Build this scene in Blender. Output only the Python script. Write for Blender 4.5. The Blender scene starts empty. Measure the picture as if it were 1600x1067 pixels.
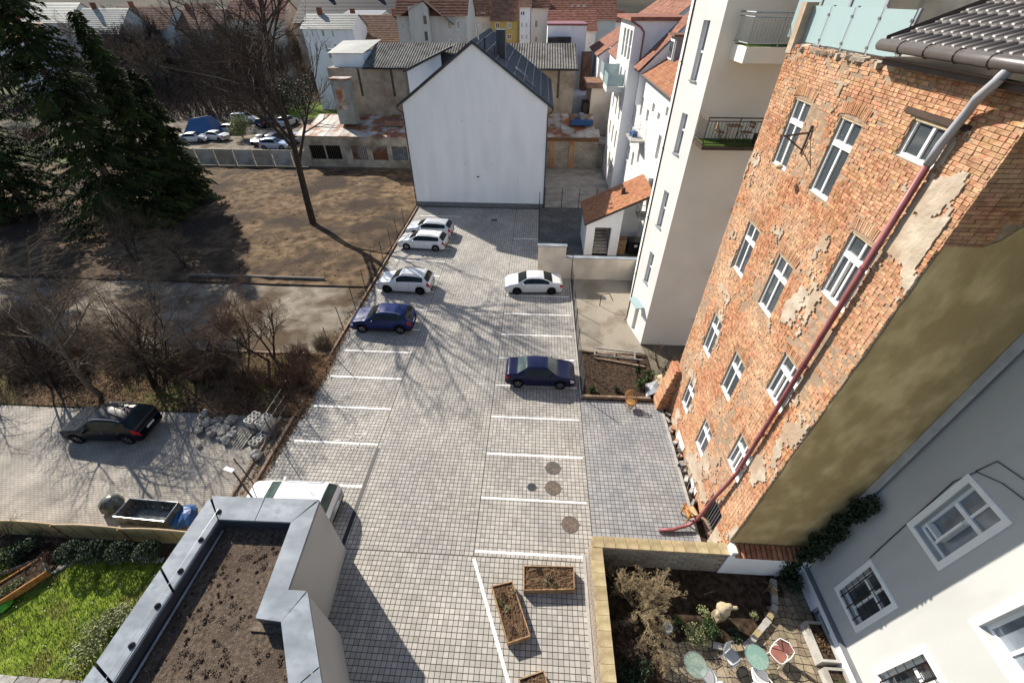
import bpy, math, random
from mathutils import Vector, noise
R = math.radians
scene = bpy.context.scene
col = scene.collection
# ------------------------------------------------------------------ camera
CAM_H, YAW, PITCH, ROLL, FPX, PW, PH = 18.6, -0.058029, 0.692690, -0.0011266, 653.5, 1600.0, 1067.0
_f = Vector((math.sin(YAW)*math.cos(PITCH), math.cos(YAW)*math.cos(PITCH), -math.sin(PITCH)))
_r = Vector((math.cos(YAW), -math.sin(YAW), 0)); _u = _r.cross(_f)
_r, _u = _r*math.cos(ROLL)+_u*math.sin(ROLL), _u*math.cos(ROLL)-_r*math.sin(ROLL)
from mathutils import Matrix
cam = bpy.data.cameras.new('camera'); cam_o = bpy.data.objects.new('camera', cam); col.objects.link(cam_o)
M3 = Matrix((_r, _u, -_f)).transposed()
cam_o.matrix_world = Matrix.Translation((0, 0, CAM_H)) @ M3.to_4x4()
cam.sensor_width = 36.0; cam.lens = FPX/PW*36.0; cam.clip_start = 0.1; cam.clip_end = 4000
scene.camera = cam_o
# ------------------------------------------------------------------ light
SUN = Vector((-2.457, 2.329, 2.33)).normalized()
SUN_EL = math.asin(SUN.z); SUN_AZ = math.atan2(SUN.x, SUN.y)
w = bpy.data.worlds.new('World'); scene.world = w; w.use_nodes = True
wn = w.node_tree.nodes; bg = wn['Background']
sk = wn.new('ShaderNodeTexSky'); sk.sky_type = 'NISHITA'; sk.sun_disc = False
sk.sun_elevation = SUN_EL; sk.sun_rotation = SUN_AZ; sk.air_density = 1.0; sk.dust_density = 0.6
w.node_tree.links.new(sk.outputs[0], bg.inputs[0]); bg.inputs[1].default_value = 0.078
sl = bpy.data.lights.new('sun', 'SUN'); sl.energy = 4.6; sl.angle = R(0.5); sl.color = (1.0, 0.93, 0.82)
so = bpy.data.objects.new('sun', sl); col.objects.link(so)
so.rotation_euler = SUN.to_track_quat('Z', 'Y').to_euler(); so.location = (-40, 40, 60)
vs = scene.view_settings; vs.view_transform = 'Standard'; vs.look = 'None'; vs.exposure = 1.0; vs.gamma = 1.0
vs.use_curve_mapping = False
# ------------------------------------------------------------------ pixel helpers (photo pixel -> direction)
def ray(px, py): return _f*FPX + _r*(px-PW/2) - _u*(py-PH/2)
def gp(px, py, z=0.0):
    d = ray(px, py); t = (z-CAM_H)/d.z; return Vector((d.x*t, d.y*t, z))
def oxp(px, py, X):
    d = ray(px, py); t = X/d.x; return Vector((X, d.y*t, CAM_H+d.z*t))
def oyp(px, py, Y):
    d = ray(px, py); t = Y/d.y; return Vector((d.x*t, Y, CAM_H+d.z*t))
def pix(p):
    d = Vector(p)-Vector((0, 0, CAM_H)); k = d.dot(_f)
    return (PW/2+FPX*d.dot(_r)/k, PH/2-FPX*d.dot(_u)/k, k) if k > .1 else (-9999, -9999, k)
# ------------------------------------------------------------------ mesh helpers
class MB:
    def __init__(s): s.v = []; s.f = []; s.a = []
    def add(s, vs_, fs, var=None):
        o = len(s.v); s.v.extend(vs_)
        for f in fs:
            s.f.append([i+o for i in f])
            if var is not None: s.a.append(var)
        return s
    def box(s, x0, x1, y0, y1, z0, z1, var=None):
        return s.add([(x0,y0,z0),(x1,y0,z0),(x1,y1,z0),(x0,y1,z0),(x0,y0,z1),(x1,y0,z1),(x1,y1,z1),(x0,y1,z1)],
            [(0,3,2,1),(4,5,6,7),(0,1,5,4),(1,2,6,5),(2,3,7,6),(3,0,4,7)], var)
    def obox(s, c, sx, sy, sz, rz=0, rx=0, ry=0, var=None, taper=1.0):
        m = Matrix.Rotation(rz,3,'Z')@Matrix.Rotation(ry,3,'Y')@Matrix.Rotation(rx,3,'X'); c = Vector(c)
        vs_ = []
        for z in (-.5, .5):
            k = taper if z > 0 else 1
            for x, y in ((-.5,-.5),(.5,-.5),(.5,.5),(-.5,.5)): vs_.append(tuple(c+m@Vector((x*sx*k, y*sy*k, z*sz))))
        return s.add(vs_, [(0,3,2,1),(4,5,6,7),(0,1,5,4),(1,2,6,5),(2,3,7,6),(3,0,4,7)], var)
    def quad(s, a, b, c, d, var=None): return s.add([tuple(a),tuple(b),tuple(c),tuple(d)], [(0,1,2,3)], var)
    def poly(s, pts, var=None): return s.add([tuple(p) for p in pts], [tuple(range(len(pts)))], var)
    def tube(s, pts, rad, n=6, cap=True):
        pts = [Vector(p) for p in pts]
        if not hasattr(rad, '__len__'): rad = [rad]*len(pts)
        vs_ = []; fs = []; L = len(pts); pa = None
        for i, p in enumerate(pts):
            t = (pts[min(i+1, L-1)]-pts[max(i-1, 0)])
            if t.length < 1e-9: t = Vector((0,0,1))
            t.normalize()
            if pa is None: pa = t.orthogonal().normalized()
            else:
                pa = pa-t*pa.dot(t)
                pa = pa.normalized() if pa.length > 1e-6 else t.orthogonal().normalized()
            b = t.cross(pa)
            for k in range(n):
                an = 2*math.pi*k/n; vs_.append(tuple(p+(pa*math.cos(an)+b*math.sin(an))*rad[i]))
        for i in range(L-1):
            for k in range(n): k2 = (k+1) % n; fs.append((i*n+k, i*n+k2, (i+1)*n+k2, (i+1)*n+k))
        if cap: fs.append(tuple(range(n-1,-1,-1))); fs.append(tuple((L-1)*n+k for k in range(n)))
        return s.add(vs_, fs)
    def lathe(s, prof, c=(0,0,0), n=16, axis='Z'):
        vs_ = []; fs = []; c = Vector(c)
        for r_, h in prof:
            for k in range(n):
                a = 2*math.pi*k/n; x, y, z = r_*math.cos(a), r_*math.sin(a), h
                if axis == 'Y': x, y, z = x, h, z if False else r_*math.sin(a)
                vs_.append(tuple(c+Vector((x,y,z))))
        for i in range(len(prof)-1):
            for k in range(n): k2 = (k+1) % n; fs.append((i*n+k, i*n+k2, (i+1)*n+k2, (i+1)*n+k))
        fs.append(tuple(range(n-1,-1,-1))); fs.append(tuple((len(prof)-1)*n+k for k in range(n)))
        return s.add(vs_, fs)
    def prism(s, pts2, z0, z1, var=None):
        n = len(pts2)
        vs_ = [(x,y,z0) for x,y in pts2]+[(x,y,z1) for x,y in pts2]
        fs = [tuple(range(n-1,-1,-1)), tuple(range(n,2*n))]+[(i,(i+1)%n,n+(i+1)%n,n+i) for i in range(n)]
        return s.add(vs_, fs, var)
    def mesh(s, name, mat=None, smooth=False):
        m = bpy.data.meshes.new(name); m.from_pydata(s.v, [], s.f)
        if s.a and len(s.a) == len(s.f):
            at = m.attributes.new('var', 'FLOAT', 'FACE'); at.data.foreach_set('value', s.a)
        if mat: m.materials.append(mat)
        if smooth: m.polygons.foreach_set('use_smooth', [True]*len(m.polygons))
        m.update(); return m
    def build(s, name, mat, parent=None, smooth=False, loc=None):
        return link(name, s.mesh(name, mat, smooth), parent, loc)
def link(name, data, parent=None, loc=None):
    o = bpy.data.objects.new(name, data); col.objects.link(o)
    if parent is not None: o.parent = parent
    if loc is not None: o.location = loc
    return o
def tag(o, label=None, cat=None, group=None, kind=None):
    if label: o['label'] = label
    if cat: o['category'] = cat
    if group: o['group'] = group
    if kind: o['kind'] = kind
    return o
def thing(name, label, cat, loc=(0,0,0), rz=0, group=None):
    o = bpy.data.objects.new(name, None); col.objects.link(o); o.location = loc; o.rotation_euler = (0,0,rz)
    o.empty_display_size = .2
    return tag(o, label, cat, group)
KIDS = {}
def copy_tree(o, parent=None, keep=True):
    c = o.copy(); col.objects.link(c)
    if parent is not None: c.parent = parent
    for ch in list(o.children): copy_tree(ch, c)
    return c
def struct(name, mb, mat, parent=None):
    o = mb.build(name, mat, parent)
    if parent is None: o['kind'] = 'structure'
    return o
# ------------------------------------------------------------------ materials
MATS = {}
KEEP = {'white_render','cream','beige','olive','grey_render','white_frame','stucco','old_wall','zinc','white_paint','pane','pane_light','lawn','leaf_pale','needle','rust_sheet','concrete','yellow_render'}
def mat(name, c, rough=.8, var=.15, scale=2.0, c2=None, bump=0.0, bscale=25.0, metal=0.0, attr=0.0, spec=.4, mix=(.35,.65), detail=5, c3=None, s3=.4, t3=(.5,.62), coat=0, stretch=None, orand=0.0):
    if name in MATS: return MATS[name]
    if name not in KEEP: c = tuple(x*.83 for x in c); c2 = tuple(x*.83 for x in c2) if c2 else None; c3 = tuple(x*.83 for x in c3) if c3 else None
    m = bpy.data.materials.new(name); m.use_nodes = True; nt = m.node_tree; N = nt.nodes; Lk = nt.links
    b = N['Principled BSDF']; b.inputs['Roughness'].default_value = rough; b.inputs['Metallic'].default_value = metal
    b.inputs['Specular IOR Level'].default_value = spec if spec != .4 else (.08 if rough >= .75 else .3)
    if coat: b.inputs['Coat Weight'].default_value = coat; b.inputs['Coat Roughness'].default_value = .05
    tc = N.new('ShaderNodeTexCoord'); src = tc.outputs['Object']
    if stretch:
        mp = N.new('ShaderNodeMapping'); mp.inputs['Scale'].default_value = stretch; Lk.new(src, mp.inputs['Vector']); src = mp.outputs[0]
    nz = N.new('ShaderNodeTexNoise'); nz.inputs['Scale'].default_value = scale; nz.inputs['Detail'].default_value = detail
    Lk.new(src, nz.inputs['Vector'])
    rp = N.new('ShaderNodeValToRGB'); rp.color_ramp.elements[0].position, rp.color_ramp.elements[1].position = mix
    ca = tuple(x*(1-var) for x in c); cb = c2 if c2 else tuple(min(1,x*(1+var)) for x in c)
    rp.color_ramp.elements[0].color = (*ca,1); rp.color_ramp.elements[1].color = (*cb,1)
    Lk.new(nz.outputs['Fac'], rp.inputs['Fac']); out = rp.outputs['Color']
    if c3:
        n3 = N.new('ShaderNodeTexNoise'); n3.inputs['Scale'].default_value = s3; n3.inputs['Detail'].default_value = 6; Lk.new(src, n3.inputs['Vector'])
        r3 = N.new('ShaderNodeMapRange'); r3.inputs[1].default_value, r3.inputs[2].default_value = t3; Lk.new(n3.outputs['Fac'], r3.inputs[0])
        mx = N.new('ShaderNodeMixRGB'); Lk.new(r3.outputs[0], mx.inputs[0]); Lk.new(out, mx.inputs[1]); mx.inputs[2].default_value = (*c3,1); out = mx.outputs[0]
    if attr or orand:
        ad = None
        if attr:
            at = N.new('ShaderNodeAttribute'); at.attribute_name = 'var'; ad = at.outputs['Fac']
        oi = N.new('ShaderNodeObjectInfo')
        if ad is not None:
            sm = N.new('ShaderNodeMath'); sm.operation = 'ADD'; Lk.new(ad, sm.inputs[0]); Lk.new(oi.outputs['Random'], sm.inputs[1])
            fr = N.new('ShaderNodeMath'); fr.operation = 'FRACT'; Lk.new(sm.outputs[0], fr.inputs[0]); ad = fr.outputs[0]
        else: ad = oi.outputs['Random']
        k = attr or orand
        mr = N.new('ShaderNodeMapRange'); mr.inputs[3].default_value = 1-k; mr.inputs[4].default_value = 1+k; Lk.new(ad, mr.inputs[0])
        hs = N.new('ShaderNodeHueSaturation'); Lk.new(mr.outputs[0], hs.inputs['Value']); Lk.new(out, hs.inputs['Color'])
        mh = N.new('ShaderNodeMapRange'); mh.inputs[3].default_value = .5-k*.05; mh.inputs[4].default_value = .5+k*.05
        f2 = N.new('ShaderNodeMath'); f2.operation = 'MULTIPLY'; f2.inputs[1].default_value = 7.31; Lk.new(ad, f2.inputs[0])
        f3 = N.new('ShaderNodeMath'); f3.operation = 'FRACT'; Lk.new(f2.outputs[0], f3.inputs[0]); Lk.new(f3.outputs[0], mh.inputs[0]); Lk.new(mh.outputs[0], hs.inputs['Hue'])
        out = hs.outputs[0]
    Lk.new(out, b.inputs['Base Color'])
    if bump:
        n2 = N.new('ShaderNodeTexNoise'); n2.inputs['Scale'].default_value = bscale; n2.inputs['Detail'].default_value = 6; Lk.new(src, n2.inputs['Vector'])
        bp = N.new('ShaderNodeBump'); bp.inputs['Strength'].default_value = bump; bp.inputs['Distance'].default_value = .03
        Lk.new(n2.outputs['Fac'], bp.inputs['Height']); Lk.new(bp.outputs[0], b.inputs['Normal'])
    MATS[name] = m; return m
def brick_mat(name, c1, c2, mortar, scale, bw=.5, rh=.25, rough=.85, msize=.03, axes='XY', bump=.4):
    m = bpy.data.materials.new(name); m.use_nodes = True; nt = m.node_tree; N = nt.nodes; Lk = nt.links; b = N['Principled BSDF']
    b.inputs['Roughness'].default_value = rough
    tc = N.new('ShaderNodeTexCoord'); sp = N.new('ShaderNodeSeparateXYZ'); cb = N.new('ShaderNodeCombineXYZ'); Lk.new(tc.outputs['Object'], sp.inputs[0])
    Lk.new(sp.outputs[axes[0]], cb.inputs[0]); Lk.new(sp.outputs[axes[1]], cb.inputs[1])
    br = N.new('ShaderNodeTexBrick'); br.inputs['Scale'].default_value = scale; br.inputs['Brick Width'].default_value = bw; br.inputs['Row Height'].default_value = rh
    br.inputs['Mortar Size'].default_value = msize; br.inputs['Color1'].default_value = (*c1,1); br.inputs['Color2'].default_value = (*c2,1); br.inputs['Mortar'].default_value = (*mortar,1)
    Lk.new(cb.outputs[0], br.inputs['Vector'])
    nz = N.new('ShaderNodeTexNoise'); nz.inputs['Scale'].default_value = .7; nz.inputs['Detail'].default_value = 7; Lk.new(tc.outputs['Object'], nz.inputs['Vector'])
    mr = N.new('ShaderNodeMapRange'); mr.inputs[1].default_value = .3; mr.inputs[2].default_value = .7; mr.inputs[3].default_value = .65; mr.inputs[4].default_value = 1.25; Lk.new(nz.outputs['Fac'], mr.inputs[0])
    mx = N.new('ShaderNodeMixRGB'); mx.blend_type = 'MULTIPLY'; mx.inputs[0].default_value = 1; Lk.new(br.outputs['Color'], mx.inputs[1]); Lk.new(mr.outputs[0], mx.inputs[2]); Lk.new(mx.outputs[0], b.inputs['Base Color'])
    bp = N.new('ShaderNodeBump'); bp.inputs['Strength'].default_value = bump; bp.inputs['Distance'].default_value = .02; bp.invert = True
    Lk.new(br.outputs['Fac'], bp.inputs['Height']); Lk.new(bp.outputs[0], b.inputs['Normal'])
    MATS[name] = m; return m
def glass_mat(name, c, rough=.05, trans=0.0, alpha=1.0, spec=.8):
    m = bpy.data.materials.new(name); m.use_nodes = True; b = m.node_tree.nodes['Principled BSDF']
    b.inputs['Base Color'].default_value = (*c,1); b.inputs['Roughness'].default_value = rough; b.inputs['Specular IOR Level'].default_value = spec
    b.inputs['Transmission Weight'].default_value = trans; b.inputs['Alpha'].default_value = alpha
    MATS[name] = m; return m
M = MATS
# setting
mat('paver', (.43,.405,.37), .85, .12, .45, bump=.3, bscale=60, attr=.15, c3=(.36,.345,.325), s3=.3, t3=(.47,.64), detail=8)
mat('paver_blue', (.34,.335,.335), .85, .12, .6, bump=.25, bscale=60, attr=.14, c3=(.27,.28,.30), s3=.5, t3=(.45,.65))
mat('joint', (.07,.06,.05), .95, .3, 3, bump=.4)
mat('worn_paint', (.58,.57,.55), .7, .2, 5, c3=(.42,.40,.38), s3=3, t3=(.4,.6))
mat('white_paint', (.80,.79,.76), .6, .10, 4, c3=(.6,.58,.55), s3=3, t3=(.55,.75))
mat('dirt', (.105,.068,.04), .95, .4, 1.1, c2=(.205,.14,.085), bump=1, bscale=7, c3=(.052,.038,.029), s3=.16, t3=(.46,.6), detail=9)
mat('dry_grass', (.20,.15,.085), .95, .3, 1.2, c2=(.25,.20,.11), bump=.9, bscale=14, c3=(.13,.10,.06), s3=.3)
mat('concrete_yard', (.20,.165,.125), .95, .3, .9, c2=(.30,.26,.21), bump=.7, bscale=12, c3=(.10,.072,.048), s3=.3, t3=(.46,.6), detail=9)
mat('leaf_ground', (.085,.055,.035), .95, .4, 4, c2=(.15,.10,.06), bump=1, bscale=18, c3=(.10,.10,.035), s3=.4, t3=(.5,.64))
mat('gravel', (.32,.28,.22), .95, .3, 22, c2=(.46,.41,.34), bump=1, bscale=45, c3=(.25,.21,.165), s3=.5)
mat('asphalt', (.11,.11,.112), .9, .25, 3, bump=.5, bscale=60, c3=(.16,.157,.15), s3=.5)
mat('soil', (.045,.03,.02), .95, .4, 5, c2=(.085,.058,.04), bump=1, bscale=20)
mat('soil_roof', (.105,.078,.058), .95, .35, 8, c2=(.165,.125,.095), bump=1, bscale=35, c3=(.09,.065,.05), s3=.9)
mat('soil_light', (.20,.155,.12), .95, .35, 9, attr=.3)
mat('hill', (.05,.055,.04), .95, .3, .02, c2=(.09,.075,.055))
mat('lawn', (.10,.16,.016), .9, .3, 3, c2=(.21,.27,.035), bump=.8, bscale=30, c3=(.13,.14,.03), s3=.8)
mat('meadow', (.12,.20,.03), .9, .3, 1.5, c2=(.2,.27,.05))
mat('far_ground', (.13,.11,.08), .95, .3, .15, c2=(.2,.17,.13), c3=(.10,.12,.05), s3=.03)
brick_mat('cobbles', (.26,.235,.20), (.32,.29,.25), (.13,.11,.09), 2.4, .5, .25, msize=.025)
brick_mat('yard_tiles', (.30,.28,.25), (.36,.33,.30), (.12,.11,.09), 2.0, .5, .3, msize=.02)
# buildings
mat('white_render', (.83,.83,.845), .85, .035, .6, bump=.1, bscale=60, c3=(.74,.745,.755), s3=.5, t3=(.5,.75), stretch=(1.6,1.6,.35), detail=8)  # kept lighter than its sunlit copy so shaded walls read brighter
mat('white_render_sunlit', (.72,.71,.69), .85, .04, .7, bump=.06, bscale=60, c3=(.72,.70,.67), s3=.5, t3=(.55,.8))  # dimmer, warmer copy of white_render for sunlit walls; light put into the colour
mat('cream', (.84,.75,.64), .85, .05, .5, bump=.06, bscale=60, c3=(.80,.71,.60), s3=.3)
mat('beige', (.70,.60,.49), .85, .06, .5, bump=.08, bscale=50, c3=(.52,.45,.37), s3=.4)
mat('annex_render', (.47,.465,.455), .85, .05, .5, bump=.1, bscale=70)
mat('grey_render', (.47,.475,.465), .85, .05, .5, bump=.1, bscale=70, c3=(.42,.42,.41), s3=.9, t3=(.5,.72), stretch=(1.5,1.5,.4), detail=8)
mat('yellow_render', (.52,.37,.13), .85, .08, .6); mat('soot', (.10,.08,.06), .95, .3, 2)
mat('plinth', (.20,.205,.215), .8, .1, 2)
mat('olive', (.50,.365,.175), .9, .2, 1.4, c2=(.62,.47,.25), bump=.7, bscale=14, detail=10, c3=(.39,.285,.135), s3=.9, t3=(.44,.62), stretch=(1.3,1,.8))
mat('stucco', (.33,.27,.21), .9, .15, 1, c2=(.40,.33,.26), bump=.4, bscale=10, c3=(.23,.17,.12), s3=.35, t3=(.52,.66))
mat('old_wall', (.36,.32,.26), .9, .2, 1.2, bump=.4, bscale=12, c3=(.20,.17,.13), s3=.5, t3=(.5,.65))
mat('dark_roof', (.028,.032,.045), .45, .2, 3, spec=.5)
mat('brown_roof', (.055,.046,.042), .42, .15, 3, spec=.5)
mat('gutter', (.10,.085,.078), .35, .1, 3, spec=.5)
mat('tile_orange', (.34,.14,.07), .8, .2, 5, c2=(.43,.21,.12), bump=.3, attr=.18)
mat('tile_red', (.27,.115,.075), .8, .2, 1.5, c2=(.33,.165,.115), attr=.15)
mat('tile_brown', (.20,.115,.08), .85, .25, 1.5, c2=(.27,.16,.11), attr=.15)
mat('rust_sheet', (.40,.36,.32), .7, .12, 1.6, c2=(.48,.45,.41), c3=(.24,.095,.045), s3=.55, t3=(.46,.58), bump=.3, bscale=8, attr=.22)
mat('corrugated', (.17,.16,.145), .85, .2, 2, c2=(.23,.22,.20), c3=(.11,.10,.085), s3=.4, bump=.2)
mat('slate', (.035,.035,.045), .7, .3, 1)
mat('roof_light', (.33,.34,.31), .6, .15, 1.2, c3=(.3,.29,.25), s3=.6)
mat('zinc', (.185,.21,.24), .6, .18, .9, c2=(.26,.29,.32), spec=.2, stretch=(1,1.6,1), c3=(.16,.185,.21), s3=2.2, t3=(.5,.7))
mat('anthracite', (.05,.055,.065), .5, .15, 2)
mat('brick', (.44,.195,.10), .9, .18, 6, c2=(.57,.305,.175), bump=.7, bscale=30, attr=.22, c3=(.57,.37,.235), s3=.6, t3=(.41,.7))
mat('brick_dark', (.28,.12,.07), .9, .2, 6, bump=.5, bscale=30, attr=.3)
mat('mortar', (.37,.27,.19), .95, .2, 5, bump=.8, bscale=20, c3=(.33,.24,.17), s3=.8)
mat('old_plaster', (.52,.43,.33), .95, .18, 2.5, c2=(.58,.49,.39), bump=.7, bscale=9, c3=(.42,.31,.22), s3=.9)
brick_mat('block_wall', (.37,.32,.26), (.42,.37,.30), (.22,.18,.14), 1.0, .55, .26, msize=.02, axes='XZ')
mat('block', (.37,.32,.265), .9, .2, 4, bump=.6, attr=.15, c3=(.26,.21,.16), s3=1.2)
mat('bark_mulch', (.10,.062,.04), .95, .4, 9, c2=(.18,.115,.075), bump=1, bscale=30)
mat('flag', (.27,.22,.155), .9, .2, 4, bump=.5, bscale=20, attr=.25)
mat('sandstone', (.40,.31,.17), .9, .2, 3, c2=(.47,.38,.23), bump=.5, bscale=18, attr=.14)
mat('grey_stone', (.33,.31,.285), .9, .25, 5, bump=.7, bscale=14, attr=.2, orand=.15)
mat('white_frame', (.82,.82,.81), .4, .03, 3, spec=.5)
mat('grey_frame', (.30,.31,.33), .5, .1, 3)
mat('pane', (.05,.06,.068), .06, .1, 1, spec=.9)
mat('pane_light', (.17,.2,.23), .08, .3, 1.5, spec=.9)
mat('curtain', (.45,.43,.40), .9, .2, 9)
mat('dark_void', (.012,.012,.013), .9, .1, 2)
glass_mat('frost', (.33,.44,.45), .35, 0, .8, .5)
glass_mat('clear_glass', (.30,.42,.36), .12, .0, .3, .8)
glass_mat('green_glass', (.25,.42,.36), .15, .0, .5, .8)
mat('steel', (.42,.43,.45), .35, .08, 4, metal=.7)
mat('black_steel', (.02,.018,.017), .5, .1, 4)
mat('brown_steel', (.075,.05,.04), .5, .2, 4)
mat('maroon', (.27,.085,.09), .42, .12, 2, c2=(.34,.12,.12))
mat('pvc_grey', (.42,.42,.45), .4, .06, 3)
mat('wood', (.36,.22,.115), .8, .3, 6, c2=(.46,.30,.17), bump=.3, stretch=(1,1,1))
mat('wood_grey', (.27,.25,.225), .9, .25, 5, bump=.4, orand=.25)
mat('wood_yellow', (.55,.42,.26), .8, .15, 6)
mat('kerb_brown', (.24,.165,.115), .9, .25, 3, c2=(.32,.235,.175), bump=.4)
mat('kerb', (.42,.40,.37), .9, .12, 3, bump=.3)
mat('orange_wood', (.45,.17,.045), .6, .25, 5, c2=(.55,.25,.06))
mat('rattan', (.42,.22,.07), .7, .25, 12)
mat('reed', (.47,.33,.15), .85, .2, 9, c2=(.50,.385,.21), bump=.4, stretch=(.3,.3,14))
mat('bark', (.055,.042,.033), .95, .3, 6, bump=.8, bscale=14)
mat('bark_light', (.15,.115,.085), .95, .3, 6, bump=.6, bscale=14)
mat('twig', (.075,.055,.045), .9, .3, 4)
mat('twig_light', (.17,.125,.09), .9, .3, 3)
mat('twig_red', (.125,.075,.055), .9, .3, 3)
mat('twig_dry', (.36,.28,.17), .9, .3, 4)
mat('needle', (.014,.028,.011), .8, .5, .6, c2=(.06,.085,.024))  # second, brighter tone paints sunlit tips into the needle colour
mat('needle_light', (.03,.055,.02), .8, .4, .8, c2=(.06,.085,.03))
mat('leaf', (.045,.085,.022), .7, .4, 3, c2=(.085,.13,.035))
mat('leaf_pale', (.19,.21,.085), .8, .3, 3, c2=(.33,.35,.19))
mat('leaf_dark', (.018,.038,.016), .6, .4, 3, c2=(.035,.06,.025))
mat('leaf_dead', (.13,.075,.04), .9, .4, 2, c2=(.23,.14,.08))
mat('sedum', (.10,.06,.042), .9, .4, 6)
mat('turf', (.06,.12,.015), .9, .2, 9)
mat('plastic_black', (.018,.018,.02), .45, .1, 3)
mat('plastic_blue', (.025,.09,.25), .45, .25, 5)
mat('plastic_green', (.12,.42,.03), .4, .3, 6)
mat('teal', (.01,.2,.2), .5, .1, 3)
mat('film', (.06,.07,.065), .25, .3, 4, c2=(.14,.15,.14))
mat('cast_iron', (.11,.095,.085), .7, .3, 9, bump=.8, bscale=30, c3=(.16,.13,.11), s3=3)
mat('cast_rust', (.17,.135,.11), .8, .3, 7, bump=.8, bscale=30)
mat('statue_stone', (.42,.35,.235), .9, .2, 5, bump=.6, bscale=12)
mat('concrete', (.40,.385,.355), .9, .12, 3, bump=.4, bscale=18, c3=(.28,.26,.23), s3=.9)
mat('red_cushion', (.30,.13,.10), .85, .12, 6)
mat('chair_grey', (.55,.55,.56), .5, .1, 4)
mat('tyre', (.012,.012,.013), .8, .1, 5)
mat('rim', (.42,.42,.44), .3, .08, 4, metal=.7)
mat('rim_black', (.02,.02,.022), .4, .1, 4)
mat('car_glass', (.012,.018,.018), .08, .2, 1, spec=.22)
mat('car_glass_light', (.075,.11,.105), .08, .4, 1.2, spec=.4)
mat('trim', (.015,.015,.016), .5, .1, 3)
mat('chrome', (.6,.6,.61), .15, .05, 3, metal=.9)
mat('tail_red', (.42,.012,.02), .25, .15, 6)
mat('lamp_white', (.7,.71,.72), .15, .1, 6)
mat('plate', (.75,.75,.74), .4, .05, 5)
def paint(name, c, metal=0.15): return mat(name, c, .28, .04, 1.5, metal=metal, coat=.45 if max(c) > .3 else .12, spec=.35 if max(c) > .3 else .18)
paint('p_white', (.78,.78,.78), 0); paint('p_silver', (.62,.65,.70), .2); paint('p_pearl', (.70,.71,.72), .1)
paint('p_navy', (.009,.022,.11), .0); paint('p_navy2', (.011,.014,.05), .0); paint('p_black', (.005,.007,.014), 0)
paint('p_blue', (.35,.45,.6), .2); paint('p_teal', (.06,.14,.17), .2)

ORD = ['first','second','third','fourth','fifth','sixth','seventh','eighth','ninth','tenth','eleventh','twelfth','thirteenth','fourteenth','fifteenth']
# ------------------------------------------------------------------ ground & paving
rnd = random.Random(7)
LX0, LX1, LY0, LY1 = -13.2, 3.05, 7.86, 45.75      # parking lot
def sheet(name, pts, z, m, kind='structure', sub=None):
    mb = MB(); mb.poly([(x, y, z) for x, y in pts]); o = mb.build(name, M[m]); o['kind'] = kind; return o
mb = MB()
xs = [-1500,-300,-120,-60,-14,0,14,60,120,300,1500]; ys = [-300,-40,0,30,60,120,300,600,2500]
for i in range(len(xs)-1):
    for j in range(len(ys)-1): mb.quad((xs[i],ys[j],-.08),(xs[i+1],ys[j],-.08),(xs[i+1],ys[j+1],-.08),(xs[i],ys[j+1],-.08))
struct('ground', mb, M['far_ground'])
mb = MB(); hx = [-1400+i*100 for i in range(29)]; hp = []
for j, (yy, zz_) in enumerate(((420,-5),(650,30),(1000,60),(1500,75))):
    for x_ in hx: hp.append((x_, yy+.00012*x_*x_*(.3), -5 if j == 0 else zz_+18*noise.noise((x_*.004,j*.7,2))))
mb.add(hp, [(j*29+i,j*29+i+1,(j+1)*29+i+1,(j+1)*29+i) for j in range(3) for i in range(28)]); struct('hills', mb, M['hill'])
def rough_sheet(name, x0, x1, y0, y1, z, m, step=1.0, amp=.06, seed=0, edge=True):
    mb = MB(); nx = int((x1-x0)/step); ny = int((y1-y0)/step); vs_ = []
    for j in range(ny+1):
        for i in range(nx+1):
            x = x0+(x1-x0)*i/nx; y = y0+(y1-y0)*j/ny
            e = 0 if (i in (0,nx) or j in (0,ny)) else 1
            h = noise.noise((x*.35+seed, y*.35, 0))*amp+noise.noise((x*1.1, y*1.1+seed, 3))*amp*.5
            vs_.append((x, y, z+h*e))
    mb.add(vs_, [(j*(nx+1)+i, j*(nx+1)+i+1, (j+1)*(nx+1)+i+1, (j+1)*(nx+1)+i) for j in range(ny) for i in range(nx)])
    o = mb.build(name, M[m], smooth=True); o['kind'] = 'structure'; return o
rough_sheet('dirt_field', -75, -13.55, 28.6, 58.0, .13, 'dirt', .5, .15)
rough_sheet('dirt_track', -70, -13.5, 20.1, 30.6, .0, 'concrete_yard', .5, .07, 3)
rough_sheet('leafy_bank', -60, -13.5, 14.9, 20.3, .06, 'leaf_ground', .5, .12, 5)
sheet('cobbled_yard', [(-45,7.6),(-13.6,7.6),(-13.6,14.95),(-45,14.75)], 0.0, 'cobbles')
rough_sheet('garden_lawn', -30, -11.9, .5, 7.58, .0, 'lawn', .4, .05, 9)
sheet('far_car_park', [(-75,62),(-33,62),(-33,90),(-75,92)], 0.0, 'concrete_yard')
sheet('meadow', [(-52,90),(-30,84),(-28,98),(-52,104)], 0.05, 'meadow')
sheet('neighbour_yard', [(.45,31.2),(8.6,31.2),(9.2,46.3),(.45,46.3)], 0.0, 'asphalt')
sheet('back_yard_paving', [(.9,46.3),(9.2,46.3),(9.2,60.5),(.9,60.5)], 0.004, 'yard_tiles')
sheet('gravel_yard', [(3.2,21.5),(7.75,21.4),(7.2,25),(9.0,31),(3.35,30.9)], -.004, 'gravel')
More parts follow.
